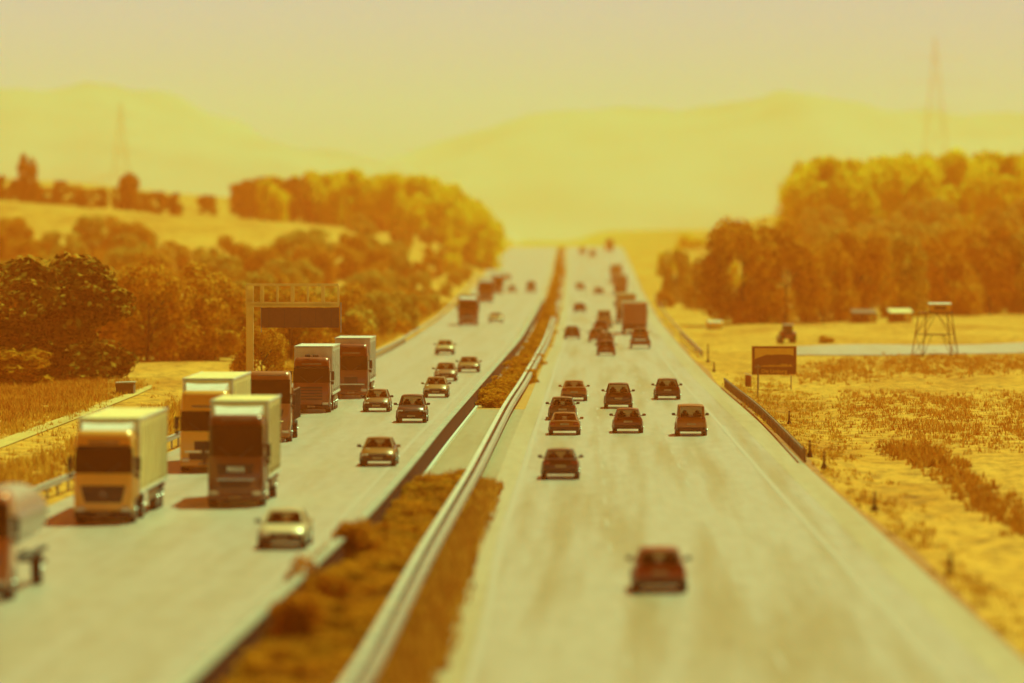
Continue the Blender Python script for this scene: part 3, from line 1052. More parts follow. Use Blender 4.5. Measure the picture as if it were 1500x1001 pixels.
def text(parent, s, size, loc, rot, m, ext=.01, align='CENTER', name='lettering', bold=0):
    cu = bpy.data.curves.new('t', 'FONT')
    cu.body = s; cu.size = size; cu.extrude = ext; cu.align_x = align; cu.align_y = 'CENTER'; cu.offset = bold
    o = bpy.data.objects.new('t', cu); C.objects.link(o)
    dg = bpy.context.evaluated_depsgraph_get()
    me = bpy.data.meshes.new_from_object(o.evaluated_get(dg))
    bpy.data.objects.remove(o)
    me.materials.clear(); me.materials.append(m)
    q = bpy.data.objects.new(name, me); C.objects.link(q)
    q.parent = parent; q.location = loc; q.rotation_euler = rot
    return q


def truck(P, rz, cab_col, label, trailer='box', tcol='tarp', L=13.6, cabh=3.75, style=1, W=2.5, th=4.15, name='truck', face=1, detail=True, deflector=True):
    """front bumper centre at origin, extends to -y behind"""
    root = empty(name, P, rz, label, 'truck')
    cm = paint(cab_col)
    hw = W / 2 - .03
    d = 2.25
    top = cabh
    sec = [(.32, .0, .96), (.55, .04, .99), (1.2, .05, 1), (1.9, .0, 1), (2.6, -.12, .985), (top - .35, -.32, .96), (top - .1, -.48, .92), (top, -.75, .84)]
    cab = MB().loft([rrect(hw * k, -d, yo, .22, z) for z, yo, k in sec]).obj('cab', cm, root, True)
    fy = lambda z: float(np.interp(z, [s[0] for s in sec], [s[1] for s in sec]))
    kx = lambda z: float(np.interp(z, [s[0] for s in sec], [s[2] for s in sec]))

    def patch(nm, z0, z1, w0, w1, m, off=.02, n=8, par=None, th_=.03):
        mb = MB(); rows = []
        for k in range(n + 1):
            z = z0 + (z1 - z0) * k / n; ww = w0 + (w1 - w0) * k / n
            row = []
            for i in range(33):
                x = -ww + 2 * ww * i / 32
                edge = hw * kx(z)
                over = max(0, abs(x) - (edge - .22))
                dy = .22 - math.sqrt(max(0, .22 ** 2 - min(over, .21) ** 2))
                row.append(Vector((x, fy(z) - dy + off, z)))
            rows.append(row)
        mb.loft(rows, False, False)
        return mb.obj(nm, m, par or cab, True)
    wz0, wz1 = {1: (2.08, 3.12), 2: (2.2, 3.55), 3: (2.0, 3.0), 4: (2.05, 3.05)}[style]
    wz1 = min(wz1, cabh - .3)
    patch('windshield', wz0, wz1, hw * .985, hw * .97, M['dark_glass'])
    if style == 1:
        patch('grille', .88, 1.58, hw * .62, hw * .76, M['black'])
        mb = MB()
        for k in range(18):
            a, b = 2 * math.pi * k / 18, 2 * math.pi * (k + 1) / 18
            mb.tube((.14 * math.cos(a), fy(1.2) + .05, 1.23 + .14 * math.sin(a)), (.14 * math.cos(b), fy(1.2) + .05, 1.23 + .14 * math.sin(b)), .014, n=4)
        for a in (90, 210, 330):
            mb.tube((0, fy(1.2) + .05, 1.23), (.14 * math.cos(R(a)), fy(1.2) + .05, 1.23 + .14 * math.sin(R(a))), .02, .006, 4)
        mb.obj('star_emblem', M['chrome'], cab)
        patch('sun_visor', 3.1, 3.22, hw * .9, hw * .9, M['black'], .10, 2)
    elif style == 2:
        patch('grille', 1.42, 1.88, hw * .62, hw * .68, M['black'])
        text(cab, 'MAN', .34, (0, fy(1.62) + .04, 1.64), (R(90), 0, R(180)), M['chrome'], .015, bold=.008)
        patch('lower_grille', .85, 1.15, hw * .5, hw * .62, M['black'])
        patch('chrome_strip', 1.17, 1.23, hw * .66, hw * .68, M['chrome'], .035, 1)
    elif style == 3:
        for k in range(5):
            z = .85 + k * .19
            patch('grille_bar', z, z + .12, hw * .60, hw * .60, M['black'], .03, 1)
        patch('sun_visor', 2.95, 3.1, hw * .93, hw * .93, M['black'], .12, 2)
        for s in (-1, 1):
            MB().box((s * .26, -.55, top + .12), (.38, .12, .17), bev=.04).obj('roof_lamp', M['black'], cab)
    else:
        patch('grille', 1.1, 1.55, hw * .40, hw * .40, M['black'])
        patch('lower_grille', .62, .95, hw * .62, hw * .62, M['black'])
        patch('chrome_strip', 1.0, 1.06, hw * .8, hw * .8, M['chrome'], .03, 1)
    if detail:
        for s in (-1, 1):
            MB().tube((s * .15, fy(wz0) + .05, wz0 - .02), (s * .75, fy(wz0 + .45) + .05, wz0 + .42), .018, n=5).obj('wiper', M['black'], cab)
        MB().box((0, fy(wz1 + .25) + .005, min(wz1 + .22, top - .2)), (1.3, .03, .12), bev=.01).obj('name_panel', M['rust'], cab)
    MB().box((0, -.06, .42), (W * .96, .30, .34), bev=.08).obj('bumper', M['black'] if style in (1, 3) else cm, cab)
    for s in (-1, 1):
        MB().box((s * hw * .76, .03, .62), (.42, .2, .20), bev=.05).obj('headlight', M['lamp'], cab)
        m_ = MB()
        m_.box((s * (hw + .19), -.35, 2.45), (.22, .12, .62), bev=.04)
        m_.box((s * (hw + .17), -.35, 1.98), (.20, .12, .22), bev=.04)
        m_.box((s * (hw + .04), -.38, 2.72), (.26, .05, .05))
        m_.box((s * (hw + .04), -.38, 2.05), (.26, .05, .05))
        m_.obj('mirror', M['black'], cab)
        MB().box((s * (hw + .003), -.85, 2.35), (.02, .95, .75), bev=0).obj('side_window', M['dark_glass'], cab)
        MB().box((s * (hw + .004), -.85, 1.35), (.014, 1.0, .9)).obj('door_panel', cm, cab)
        MB().box((s * (hw + .01), -.7, .55), (.05, .6, .08)).obj('step', M['black'], cab)
        if detail:
            MB().tube((s * hw, -1.35, .52), (s * (hw + .012), -1.35, .52), .60, n=20).obj('wheel_arch', M['black'], cab)
    MB().box((0, fy(.5) + .10, .42), (.52, .02, .11)).obj('license_plate', M['plate'], cab)
    if deflector:
        m_ = MB()
        zt_ = top + .62 * (th - top)
        m_.loft([[Vector((x * hw * .80, -.9, top - .01)) for x in (-1, -.5, 0, .5, 1)] + [Vector((x * hw * .78, -1.0, top + .01)) for x in (1, .5, 0, -.5, -1)],
                 [Vector((x * hw * .84, -1.5, top - .01)) for x in (-1, -.5, 0, .5, 1)] + [Vector((x * hw * .82, -1.5, top + .45 * (zt_ - top))) for x in (1, .5, 0, -.5, -1)],
                 [Vector((x * hw * .90, -d + .05, top - .01)) for x in (-1, -.5, 0, .5, 1)] + [Vector((x * hw * .88, -d + .1, zt_ - .04 * (abs(x) < .8))) for x in (1, .5, 0, -.5, -1)]])
        m_.obj('wind_deflector', M['white'], cab)
        for s in (-1, 1):
            MB().box((s * (hw + .0), -d - .12, 2.3), (.04, .5, 2.6)).obj('side_fairing', cm, cab)
    # chassis
    yb = -d - .35 - L
    ch = MB()
    for s in (-1, 1):
        ch.box((s * .42, (-1 + yb) / 2, .92), (.12, abs(yb) - 1, .24))
    ch.box((0, yb + .15, .65), (W * .92, .1, .12))
    ch.box((0, -d - .2, 1.0), (1.6, .3, .5))
    chs = ch.obj('chassis', M['black'], root)
    axles = [-1.35, -5.0 if L > 9 else yb + 2.2]
    if L > 9: axles += [yb + 4.6, yb + 3.3, yb + 2.0]
    for y in axles:
        for s in (-1, 1):
            wheel(chs if False else root, s * (hw - .16), y, .52, .32)
    y0 = -d - .35
    if trailer in ('box', 'curtain'):
        tm = M[tcol] if tcol in M else paint(tcol)
        MB().box((0, (y0 + yb) / 2, (1.15 + th) / 2), (W + .04, L, th - 1.15), bev=.03).obj('cargo_box', tm, root)
        fr = MB()
        for s in (-1, 1):
            fr.box((s * (W / 2 + .025), (y0 + yb) / 2, th - .03), (.05, L + .04, .10))
            fr.box((s * (W / 2 + .025), (y0 + yb) / 2, 1.18), (.05, L + .04, .14))
            for k in range(9):
                fr.box((s * (W / 2 + .022), y0 - .1 - (L - .2) * k / 8, (1.15 + th) / 2), (.025, .05, th - 1.3))
            for z in (th - .03, 1.18):
                fr.box((0, y0 + .01, z), (W, .04, .1))
            fr.box((s * (W / 2 - .03), y0 + .02, (1.15 + th) / 2), (.1, .04, th - 1.2))
            fr.box((s * (W / 2 - .03), yb - .02, (1.15 + th) / 2), (.1, .04, th - 1.2))
        fr.obj('trailer_frame', M['white'], root)
        if detail and L > 8:
            for s in (-1, 1):
                for k in range(12):
                    m_ = MB()
                    yk = y0 - .5 - (L - 1) * k / 11
                    m_.box((s * (W / 2 + .040), yk, (1.15 + th) / 2 - .1), (.012, .035, th - 1.6))
                    m_.box((s * (W / 2 + .045), yk, 1.42), (.02, .07, .16))
                    m_.obj('strap', M['rust'], root)
        for s in (-1, 1):
            MB().box((s * (W / 2 - .03), (y0 + yb) / 2 - .2, .82), (.03, L * .38, .42)).obj('side_guard', M['rust'], root)
        if trailer == 'curtain':
            pass
        for s in (-1, 1):
            MB().box((s * W * .4, yb - .04, .9), (.35, .04, .14)).obj('tail_light', M['tail'], root)
    elif trailer == 'tank':
        rings = []
        for y, k in ((y0 + .2, .3), (y0 + .1, .75), (y0 - .2, 1), (yb + .3, 1), (yb, .75), (yb - .08, .3)):
            rings.append([Vector((1.2 * k * math.cos(2 * math.pi * i / 24), y, 2.35 + 1.0 * k * math.sin(2 * math.pi * i / 24))) for i in range(24)])
        tk = MB().loft(rings).obj('tank', M['rim'], root, True)
        for k in range(5):
            yy = y0 - .4 - (L - .8) * k / 4
            b_ = MB(); b_.loft([[Vector((1.215 * math.cos(2 * math.pi * i / 24), yy + dy, 2.35 + 1.02 * math.sin(2 * math.pi * i / 24))) for i in range(24)] for dy in (-.04, .04)], True, False)
            b_.obj('tank_band', M['steel'], tk)
        for s in (-1, 1):
            MB().box((s * 1.1, (y0 + yb) / 2, 1.15), (.25, L * .9, .12)).obj('mudguard', M['black'], root)
    elif trailer == 'tipper':
        m_ = MB()
        hwt = W / 2
        m_.loft([[Vector((x, y, z)) for x, z in ((-hwt * .9, 1.15), (hwt * .9, 1.15), (hwt, 2.9), (hwt - .08, 2.9), (hwt * .85, 1.3), (-hwt * .85, 1.3), (-hwt + .08, 2.9), (-hwt, 2.9))] for y in (y0, yb)])
        m_.obj('tipper_body', paint(tcol), root)
        MB().box((0, y0, 2.1), (W, .08, 1.9)).obj('headboard', paint(tcol), root)
        for k in range(6):
            for s in (-1, 1):
                MB().box((s * (hwt + .0), y0 - .3 - k * (L - .6) / 5, 2.0), (.1, .12, 1.7)).obj('body_rib', M['black'], root)
    return root


def heading(fx, Y):
    return -math.atan2(fx(Y + 15) - fx(Y - 15), 30)


LCX = lambda Y: LR(Y) - 6
RCX = lambda Y: (RL(Y) + RR(Y)) / 2


def away(style, px, py, col, label, **kw):
    P = at(px, py)
    a = heading(RCX, P.y)
    Lc = {'hatch': 4.1, 'sedan': 4.6, 'coupe': 4.2, 'estate': 4.65, 'suv': 4.5, 'mpv': 4.4, 'van': 5.2}[style]
    dr = Vector((-math.sin(a), math.cos(a), 0))
    Q = P + dr * Lc / 2
    Q.z = zr(Q.y)
    return car(style, Q, a, col, label, **kw)


def coming(style, px, py, col, label, **kw):
    P = at(px, py)
    a = heading(LCX, P.y)
    Lc = {'hatch': 4.1, 'sedan': 4.6, 'coupe': 4.2, 'estate': 4.65, 'suv': 4.5, 'mpv': 4.4, 'van': 5.2}[style]
    dr = Vector((-math.sin(a), math.cos(a), 0))
    Q = P + dr * Lc / 2
    Q.z = zr(Q.y)
    return car(style, Q, a + math.pi, col, label, **kw)


def truck_px(px, py, *a, away_=False, **kw):
    P = at(px, py)
    f_ = RCX if away_ else LCX
    an = heading(f_, P.y)
    if away_:
        Lt = kw.get('L', 13.6) + 2.6
        P = P + Vector((-math.sin(an), math.cos(an), 0)) * Lt
        P.z = zr(P.y)
        return truck(P, an, *a, **kw)
    return truck(P, an + math.pi, *a, **kw)


RED = (.20, .035, .008); ORG = (.42, .15, .025); SIL = (.36, .20, .05); GRY = (.14, .08, .04); WHT = (.66, .50, .24); DRD = (.05, .016, .006)
# right carriageway, seen from behind
away('hatch', 967, 870, (.34, .05, .01), 'blurred red hatchback alone in the foreground of the right carriageway')
away('sedan', 821, 703, DRD, 'dark maroon saloon alone in the left lane, second nearest car on the right carriageway')
away('coupe', 827, 638, ORG, 'orange sports coupe tight behind another car in the left lane')
away('hatch', 824, 616, GRY, 'grey car mostly hidden ahead of the orange sports coupe')
away('hatch', 920, 635, RED, 'red hatchback in the middle lane between the coupe and the tall people carrier')
away('mpv', 1013, 639, ORG, 'tall orange brown people carrier in the right lane, cargo seen through its rear window')
away('suv', 906, 599, DRD, 'dark red off-roader in the middle lane ahead of the red hatchback')
away('sedan', 841, 588, ORG, 'orange saloon in the left lane ahead of the hidden grey car')
away('estate', 978, 586, DRD, 'dark estate car in the right lane directly ahead of the people carrier')
away('hatch', 888, 521, RED, 'small red hatchback in the middle lane just left of the loaded car trailer')
away('hatch', 838, 497, DRD, 'small dark car alone in the left lane level with the truck on the right')
away('sedan', 887, 507, GRY, 'car close ahead of the small red hatchback in the middle lane')
away('hatch', 874, 501, ORG, 'orange car half hidden at the left behind the middle lane queue')
away('hatch', 880, 488, RED, 'red car behind the pale box van in the middle lane')
away('van', 885, 481, (.5, .36, .18), 'pale box van at the head of the middle lane queue')
away('sedan', 849, 458, DRD, 'tiny dark car in the left lane halfway to the crest')
away('hatch', 850, 425, GRY, 'tiny grey car in the left lane near the crest')
away('hatch', 877, 432, GRY, 'tiny grey car in the middle lane near the crest')
truck_px(917, 474, (.4, .3, .15), 'hazy yellow lorry ahead of the red lorry in the right lane', trailer='box', tcol=(.5, .34, .15), L=12, W=2.5, th=3.9, away_=True, detail=False)
truck_px(930, 490, RED, 'red brown box lorry in the right lane ahead of the loaded car trailer', trailer='box', tcol=(.36, .10, .03), L=12, W=2.9, th=3.7, away_=True, detail=False)
truck_px(909, 433, RED, 'hazy lorry with dark tailboard in the right lane near the crest', trailer='box', tcol=(.22, .10, .04), L=12, th=3.8, away_=True, detail=False)
truck_px(903, 414, RED, 'hazy lorry second in line to the crest in the right lane', trailer='box', tcol=(.26, .16, .06), L=12, th=3.8, away_=True, detail=False)
truck_px(893, 369, RED, 'lorry silhouette on the crest of the right carriageway', trailer='box', tcol=(.2, .08, .03), L=12, th=4, away_=True, detail=False)
away('van', 868, 377, GRY, 'van silhouette just below the crest in the middle lane')
away('van', 853, 373, GRY, 'van silhouette just below the crest in the left lane')

# loaded car trailer
P = at(938, 511)
tr = empty('car_trailer', P, heading(RCX, P.y), 'low car trailer with a loaded car on its deck in the right lane', 'trailer')
MB().box((0, 2.4, .62), (2.1, 4.8, .14), bev=.03).obj('deck', M['black'], tr)
MB().box((0, .04, .62), (2.12, .08, .5), bev=.02).obj('tailboard', paint(RED), tr)
for s in (-1, 1):
    MB().box((s * 1.04, 2.4, .78), (.06, 4.8, .2)).obj('side_rail', paint(RED), tr)
    MB().box((s * .85, -.02, .55), (.28, .04, .12)).obj('tail_light', M['tail'], tr)
    for y in (1.8, 2.7):
        wheel(tr, s * .93, y, .3, .2)
MB().tube((0, 4.8, .6), (0, 6.4, .55), .06).obj('drawbar', M['black'], tr)
a = heading(RCX, P.y)
car('hatch', P + Vector((-math.sin(a) * 2.5, math.cos(a) * 2.5, .69)), a, ORG, 'orange hatchback carried on the low car trailer')

# left carriageway, seen from the front
coming('sedan', 412, 806, (.85, .72, .45), 'blurred silver saloon nearest the camera beside the median planting')
coming('sedan', 553, 684, (.32, .15, .02), 'golden saloon with bright headlamps ahead of the silver saloon')
coming('suv', 602, 620, DRD, 'dark boxy off-roader right of the compact car at the coach')
coming('hatch', 551, 604, (.20, .09, .02), 'compact car directly right of the red truck fronts')
coming('hatch', 638, 583, SIL, 'silver hatchback just beyond the dark off-roader')
coming('hatch', 652, 559, (.30, .14, .05), 'brown hatchback close behind the silver hatchback')
coming('coupe', 686, 546, SIL, 'low silver car in the lane nearest the median wall')
coming('sedan', 651, 520, WHT, 'white roofed saloon alone behind the brown hatchback')
coming('coupe', 726, 473, WHT, 'tiny white car right of the distant red truck')
coming('hatch', 750, 429, GRY, 'tiny car between the distant truck group and the far van')
coming('hatch', 743, 411, GRY, 'tiniest car on the left carriageway near the crest')
coming('van', 778, 429, (.3, .12, .04), 'small brown van alone in the lane beside the far median')

truck_px(-42, 882, (.50, .12, .015), 'tank lorry with orange cab cut off by the left edge of the photo', trailer='tank', L=8.8, cabh=3.5, style=1, th=3.5, deflector=False, name='tank_lorry')
truck_px(151, 768, (.98, .50, .08), 'orange fronted lorry with star emblem and pale curtain trailer, second from the left edge', L=13.6, cabh=3.82, style=1, th=4.25)
truck_px(345, 743, (.17, .045, .012), 'dark red lorry with three chrome grille letters and a pale box trailer', L=8.5, cabh=4.0, style=2, th=4.55)
truck_px(299, 692, (.95, .50, .08), 'orange cream lorry half hidden behind the dark red lorry', L=13.6, cabh=4.05, style=4, th=4.6)
truck_px(394, 648, (.40, .15, .05), 'tipper lorry with a wide dark windshield peeping over the dark red lorry', trailer='tipper', tcol=(.30, .12, .04), L=6.5, cabh=4.0, style=2, th=4.1, deflector=False, name='tipper_lorry')
truck_px(456, 605, (.26, .05, .01), 'slatted grille lorry with two roof lamps and a tall white trailer', L=9.5, cabh=3.65, style=3, th=4.35, tcol='white', deflector=False)
truck_px(514, 584, (.20, .04, .01), 'dark red lorry with a tall windshield directly behind the slatted grille lorry', L=9, cabh=3.9, style=2 if False else 4, th=4.3, tcol='white', deflector=False)
truck_px(685, 477, RED, 'small red truck alone in the outer lane before the bend', L=8, cabh=3.4, style=4, th=3.9, tcol=(.25, .06, .02), detail=False)
truck_px(711, 443, DRD, 'larger of the two hazy trucks at the far bend', L=12, cabh=3.6, style=4, th=4.0, tcol=(.25, .06, .02), detail=False)
truck_px(728, 431, DRD, 'narrow hazy truck right behind the larger one at the far bend', L=8, W=2.2, cabh=3.6, style=4, th=4.0, tcol=(.25, .06, .02), detail=False)

# ------------------------------------------------------------------ gantry
P = at(366, 604)
gt = empty('sign_gantry', (P.x, P.y, 0), 0, 'cantilever gantry pole with lattice arm over the left trucks', 'sign gantry')
k = P.y / F
H_ = (604 - 418) * k
MB().box((0, 0, H_ / 2), (10.5 * k, .5, H_), bev=.04).obj('pole', M['gantry'], gt)
MB().box((0, 0, .2), (1.1, 1.1, .5), bev=.05).obj('base', M['concrete'], gt)
armw = 134 * k
m_ = MB()
zt_, zb_ = H_ + .02, H_ - 30 * k
for y in (-.45, .45):
    for z in (zt_, zb_):
        m_.box((armw / 2 - .2, y, z), (armw, .14, .16))
    for i in range(7):
        x = -.2 + armw * i / 6
        m_.box((x, y, (zt_ + zb_) / 2), (.22 if i % 2 else .12, .09, zt_ - zb_ - .16))
for i in range(7):
    x = -.2 + armw * i / 6
    for z in (zt_, zb_):
        m_.box((x, 0, z), (.08, .78, .08))
m_.obj('lattice_arm', M['gantry'], gt)
MB().box((armw / 2 - .2, -.5, zb_ + .14), (armw * .98, .04, .22), bev=.01).obj('walkway_panel', M['gantry'], gt)
bx0, bx1 = (383 - 366) * k, (497 - 366) * k
sb = MB().box(((bx0 + bx1) / 2, -.42, (604 - 465.5) * k), (bx1 - bx0, .16, 29 * k), bev=.02).obj('sign_board', mat('sign_back', (.14, .05, .025), .5, .2), gt)
m_ = MB()
for i in range(5):
    m_.box((bx0 + (bx1 - bx0) * (i + .5) / 5, -.515, (604 - 465.5) * k), (.035, .02, 29 * k - .1))
m_.obj('stiffener', M['black'], sb)
m_ = MB()
for x in (bx0, bx1 + .12):
    m_.box((x, -.3, (604 - 452) * k - .6), (.06, .06, 2.0))
m_.obj('hanger', M['steel'], gt)

# ------------------------------------------------------------------ tourist sign
P = ground_at(1134, 572)
k = P.y / F
ts = empty('tourist_sign', P, 0, 'brown tourist sign with a hill picture and the words Die Limburg', 'sign')
z0, z1 = (572 - 549.5) * k, (572 - 507) * k
W_ = 66 * k
brown = mat('sign_brown', (.22, .06, .02), .45)
cream = mat('sign_cream', (.95, .58, .12), .45)
bd = MB().box((0, 0, (z0 + z1) / 2), (W_, .08, z1 - z0), bev=.015).obj('board', brown, ts)
fr = MB()
for s in (-1, 1):
    fr.box((s * (W_ / 2 - .03), -.05, (z0 + z1) / 2), (.04, .02, z1 - z0 - .02))
for z in (z0 + .03, z1 - .03):
    fr.box((0, -.05, z), (W_ - .11, .02, .04))
fr.obj('border', cream, bd)
hh = z1 - z0
m_ = MB(); m_.box((0, -.046, z1 - hh * .36), (W_ * .86, .012, hh * .56)); m_.obj('picture_sky', cream, bd)
prof = [(-.43, .0), (-.43, .19), (-.3, .27), (-.17, .34), (-.05, .33), (.08, .345), (.22, .35), (.34, .335), (.43, .30), (.43, .0)]
m_ = MB()
pts = [(x * W_, z1 - hh * .64 + z * hh * 1.02 - .02) for x, z in prof]
m_.loft([[Vector((x, y, z)) for x, z in pts] for y in (-.062, -.054)])
m_.obj('picture_hill', brown, bd)
m_ = MB()
m_.box((0, -.067, z1 - hh * .70), (W_ * .82, .008, .05))
rs = random.Random(4)
for i in range(11):
    x = -.12 + i * .045; hgt = rs.uniform(.05, .16)
    m_.box((x * W_ + .1, -.067, z1 - hh * .70 + .03 + hgt / 2), (.10, .008, hgt))
for i in range(4):
    m_.box(((-.22 + i * .035) * W_, -.067, z1 - hh * .68), (.07, .008, .05))
m_.obj('picture_village', cream, bd)
text(bd, 'Die Limburg', .40, (0, -.05, z0 + hh * .125), (R(90), 0, 0), cream, .008, bold=.006)
for px in (1111, 1159):
    x = (px - 1134) * k
    MB().tube((x, .06, -.3), (x, .06, z0 + .3), .055).obj('post', M['steel'], ts)

# small utility things by the sign
P = ground_at(1110, 584); k = P.y / F
e = empty('small_sign_post', P, 0, 'thin post with a short crosspiece in front of the tourist sign', 'sign post')
MB().tube((0, 0, -.1), (0, 0, 50 * k), .045).obj('post', M['rust'], e)
MB().box((0, -.04, 46 * k), (9 * k, .04, 3.4 * k), bev=.01).obj('plate', M['rust'], e)
P = ground_at(1096, 568); k = P.y / F
e = empty('utility_cabinet', P, 0, 'small dark roadside cabinet with a sloped pale lid left of the tourist sign', 'cabinet')
MB().box((0, 0, 9 * k), (9 * k, .5, 18 * k), bev=.03).obj('housing', mat('cabinet_red', (.32, .06, .03), .5), e)
MB().box((0, 0, 19 * k), (12 * k, .7, .06), rot=Matrix.Rotation(R(18), 3, 'Y')).obj('lid', M['white'], e)
P = ground_at(184, 577); k = P.y / F
e = empty('field_shed', P, .0, 'low flat-roofed concrete box beside the farm path under the big left tree', 'shed')
MB().box((0, 0, 7 * k), (26 * k, 2.2, 14 * k + .2), bev=.03).obj('wall', M['wood'], e)
MB().box((0, 0, 14.6 * k + .1), (28 * k, 2.4, .08), rot=Matrix.Rotation(R(-2), 3, 'Y')).obj('roof', M['concrete'], e)

# delineator posts
def delineator(px, py, hpx, lab):
    P = ground_at(px, py); k = P.y / F
    e = empty('marker_post', P, 0, lab, 'marker post')
    h = max(.85, hpx * k)
    MB().loft([[Vector((x * s, y * s, z)) for x, y in ((-.06, -.05), (.06, -.05), (0, .07))] for z, s in ((-.1, 1.3), (h * .9, 1), (h, .8))]).obj('post', M['wood'], e)
    MB().tube((0, 0, -.05), (0, 0, .22), .20, .08, 8).obj('foot', M['black'], e)
    MB().box((0, -.055, h * .82), (.10, .012, .14)).obj('reflector', M['plate'], e)


for a_ in ((1281, 748, 28, 'marker post on the right verge halfway between the rail end and the frame edge'), (1207, 686, 20, 'marker post on the right verge just past the end of the rusty rail'),
           (1186, 669, 16, 'short marker post right at the end of the rusty rail'), (1392, 842, 32, 'blurred marker post nearest the camera on the right verge'),
           (1156, 622, 18, 'thin marker post on the grass behind the rusty rail'), (1046, 545, 14, 'marker post at the far end of the rusty rail'), (1037, 530, 26, 'tall marker post beyond the tourist sign beside the hard shoulder')):
    delineator(*a_)

# ------------------------------------------------------------------ hide on legs
P = ground_at(1371, 523); k = P.y / F
e = empty('observation_hide', P, 0, 'raised hut on four splayed braced legs standing by the pale track', 'observation hide')
H_ = 64 * k; bw_, tw_ = 35 * k, 24 * k
legs = {}
for sx_ in (-1, 1):
    for sy in (-1, 1):
        a_ = (sx_ * bw_ * (1 if sy > 0 else .62), sy * 1.3, -.4); b_ = (sx_ * tw_ * (1 if sy > 0 else .62), sy * 1.0, H_)
        legs[sx_, sy] = (Vector(a_), Vector(b_))
        MB().tube(a_, b_, .06, .05, 6).obj('leg', M['wood'], e)
m_ = MB()
L_ = lambda s, t: legs[s][0].lerp(legs[s][1], t)
for sy in (-1, 1):
    m_.tube(L_((-1, sy), .55), L_((1, sy), .55), .05, n=5)
    for s in (-1, 1):
        m_.tube(L_((s, sy), .05), L_((s, sy), .55).lerp(L_((-s, sy), .55), .3), .035, n=5)
        m_.tube(L_((s, sy), .55), L_((s, sy), 1).lerp(L_((-s, sy), 1), .5), .035, n=5)
for s in (-1, 1):
    m_.tube(L_((s, -1), .1), L_((s, 1), .55), .035, n=5)
    m_.tube(L_((s, 1), .55), L_((s, -1), .95), .035, n=5)
m_.obj('bracing', M['wood'], e)
MB().box((0, 0, H_ + .02), (tw_ * 2.0, 2.2, .12)).obj('platform', M['wood'], e)
hb = MB().box((9 * k * .6, 0, H_ + .08 + 5 * k), (30 * k, 1.7, 11 * k), bev=.02).obj('hut', mat('hut_boards', (.85, .50, .14), .8), e)
MB().box((9 * k * .6, -.2, H_ + .1 + 12 * k), (33 * k, 1.9, .10), rot=Matrix.Rotation(R(3), 3, 'X')).obj('roof', M['white'], e)
MB().box((9 * k * .6, -.91, H_ + .1 + 6 * k), (16 * k, .03, 4 * k)).obj('window_slot', M['black'], hb)

# field huts
def hut(px, py, wp, hp, lab, pale):
    P = ground_at(px, py); k = P.y / F
    e = empty('field_hut', P, 0, lab, 'hut')
    MB().box((0, 0, hp * k / 2), (wp * k, 5, hp * k), bev=.03).obj('wall', mat('hut_wall', (.26, .09, .03), .8), e)
    MB().box((0, -.3, hp * k + .1), (wp * k * 1.06, 5.8, .16), rot=Matrix.Rotation(R(4), 3, 'X')).obj('roof', M['tarp'] if pale else M['wood'], e)
    MB().box((wp * k * .3, -2.53, hp * k * .42), (wp * k * .28, .06, hp * k * .8)).obj('door', M['tarp'], e)
    MB().box((-wp * k * .2, -2.53, hp * k * .6), (wp * k * .2, .05, hp * k * .3)).obj('window', M['dark_glass'], e)


hut(1265, 473, 34, 15, 'low brown hut with a pale door leaf in front of the right dark trees', False)
hut(1318, 472, 32, 15, 'smaller dark hut with a bright flat roof just left of the observation hide', True)

# bale-like tank and digger in the field
P = ground_at(1046, 483); k = P.y / F
e = empty('straw_bale', P, R(20), 'pale round straw bale at the foot of the large dark domed tree', 'bale')
MB().tube((-10 * k, 0, 6.5 * k), (10 * k, 0, 6.5 * k), 6.5 * k, n=20).obj('straw', M['tarp'], e, True)
m_ = MB()
for t in (-.5, 0, .5):
    m_.loft([[Vector((t * 20 * k + d_, (6.5 * k + .03) * math.cos(2 * math.pi * i / 20), 6.5 * k + (6.5 * k + .03) * math.sin(2 * math.pi * i / 20))) for i in range(20)] for d_ in (-.05, .05)], True, False)
m_.obj('net_wrap', M['white'], e)
tpx('bush', 1212, 503, 22, 14, 'small dark round bush alone in the field right of the tractor', cat='shrub', name='shrub')
P = ground_at(1152, 503); k = P.y / F
e = empty('tractor', P, R(8), 'dark red tractor with a pale cab roof parked in the field above the tourist sign', 'tractor')
trp = paint((.34, .07, .03))
MB().box((0, .5, .75), (.95, 1.9, .6), bev=.1).obj('bonnet', trp, e, True)
MB().box((0, -.6, .75), (1.0, .9, .5), bev=.05).obj('body', trp, e)
cb = MB().box((0, -.55, 1.45), (1.0, 1.0, .95), bev=.05).obj('cab', M['dark_glass'], e)
MB().box((.08, -.55, 1.98), (1.15, 1.2, .12), bev=.03).obj('cab_roof', M['white'], e)
for s in (-1, 1):
    for yy, r_, wd in ((-.65, .62, .34), (1.2, .40, .24)):
        wheel(e, s * .68, yy, r_, wd)
    MB().loft([[Vector((s * x, -.65 + .70 * math.cos(R(a_)), .62 + .70 * math.sin(R(a_)))) for x in (.52, .86)] + [Vector((s * x, -.65 + .66 * math.cos(R(a_)), .62 + .66 * math.sin(R(a_)))) for x in (.86, .52)] for a_ in range(20, 161, 20)]).obj('mudguard', trp, e)
MB().tube((.3, .9, 1.0), (.3, .9, 1.9), .04).obj('exhaust_pipe', M['black'], e)

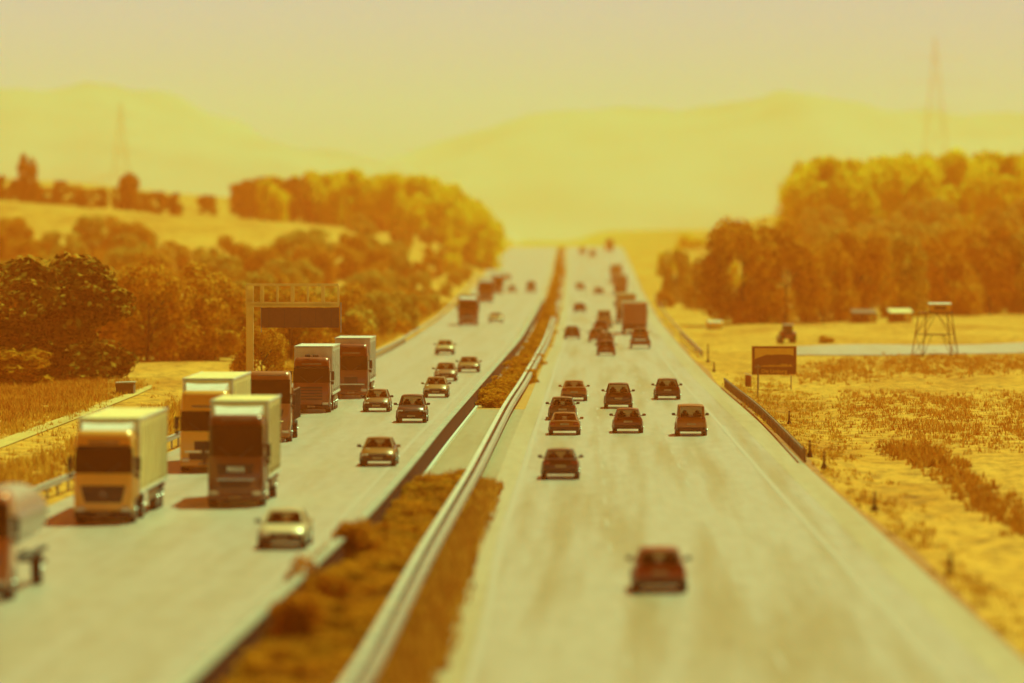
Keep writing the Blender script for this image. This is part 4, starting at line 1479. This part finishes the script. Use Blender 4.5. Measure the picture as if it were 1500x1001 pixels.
# ------------------------------------------------------------------ pylons
def pylon(px, base_y, top_y, Y, lab):
    X = (px - 750) * Y / F
    zg = CAMH + (340 - base_y) * Y / F
    zt = CAMH + (340 - top_y) * Y / F
    zg = land(X, Y) if Y < 2600 else 0
    h = zt - zg
    e = empty('pylon', (X, Y, zg), 0, lab, 'pylon')
    m_ = MB()
    wb = h * .10
    lv = [0, .22, .42, .58, .72, .84, .93, 1]
    wd = lambda t: wb * (1 - t) ** 1.1 + .5
    for a_, b_ in zip(lv, lv[1:]):
        for i in range(4):
            c0 = [(1, 1), (-1, 1), (-1, -1), (1, -1)]
            p0 = c0[i]; p1 = c0[(i + 1) % 4]
            A = (p0[0] * wd(a_), p0[1] * wd(a_), a_ * h); B = (p0[0] * wd(b_), p0[1] * wd(b_), b_ * h)
            Cc = (p1[0] * wd(b_), p1[1] * wd(b_), b_ * h); D = (p1[0] * wd(a_), p1[1] * wd(a_), a_ * h)
            m_.tube(A, B, .20, n=4); m_.tube(A, Cc, .10, n=4); m_.tube(D, B, .10, n=4)
    m_.obj('mast', M['rust'], e)
    for t, l_ in ((.66, h * .17), (.78, h * .22), (.90, h * .14)):
        m_ = MB()
        for s in (-1, 1):
            m_.tube((s * wd(t), 0, t * h), (s * l_, 0, t * h + .4), .10, .05, 4)
            m_.tube((s * wd(t), 0, t * h + 2), (s * l_, 0, t * h + .4), .08, .05, 4)
            m_.tube((s * l_ * .95, 0, t * h + .3), (s * l_ * .95, 0, t * h - 1.8), .1, n=4)
        m_.obj('cross_arm', M['rust'], e)


pylon(177, 290, 150, 4200, 'hazy lattice pylon above the left hilltop hedge')
pylon(1370, 226, 55, 4600, 'hazy lattice pylon above the right skyline wood')

# ------------------------------------------------------------------ haze
hz = bpy.data.materials.new('haze_air'); hz.use_nodes = True
n = hz.node_tree; n.nodes.clear()
o_ = n.nodes.new('ShaderNodeOutputMaterial'); pv = n.nodes.new('ShaderNodeVolumePrincipled')
pv.inputs['Color'].default_value = (1.0, .20, .03, 1)
pv.inputs['Absorption Color'].default_value = (1, 1, 1, 1)
pv.inputs['Density'].default_value = .00065
pv.inputs['Anisotropy'].default_value = .05
n.links.new(pv.outputs[0], o_.inputs['Volume'])
mb = MB().box((0, 5000, 128), (11000, 12000, 300))
h_ = mb.obj('haze', hz); tag(h_, 'warm haze filling the valley air', 'haze', kind='stuff')
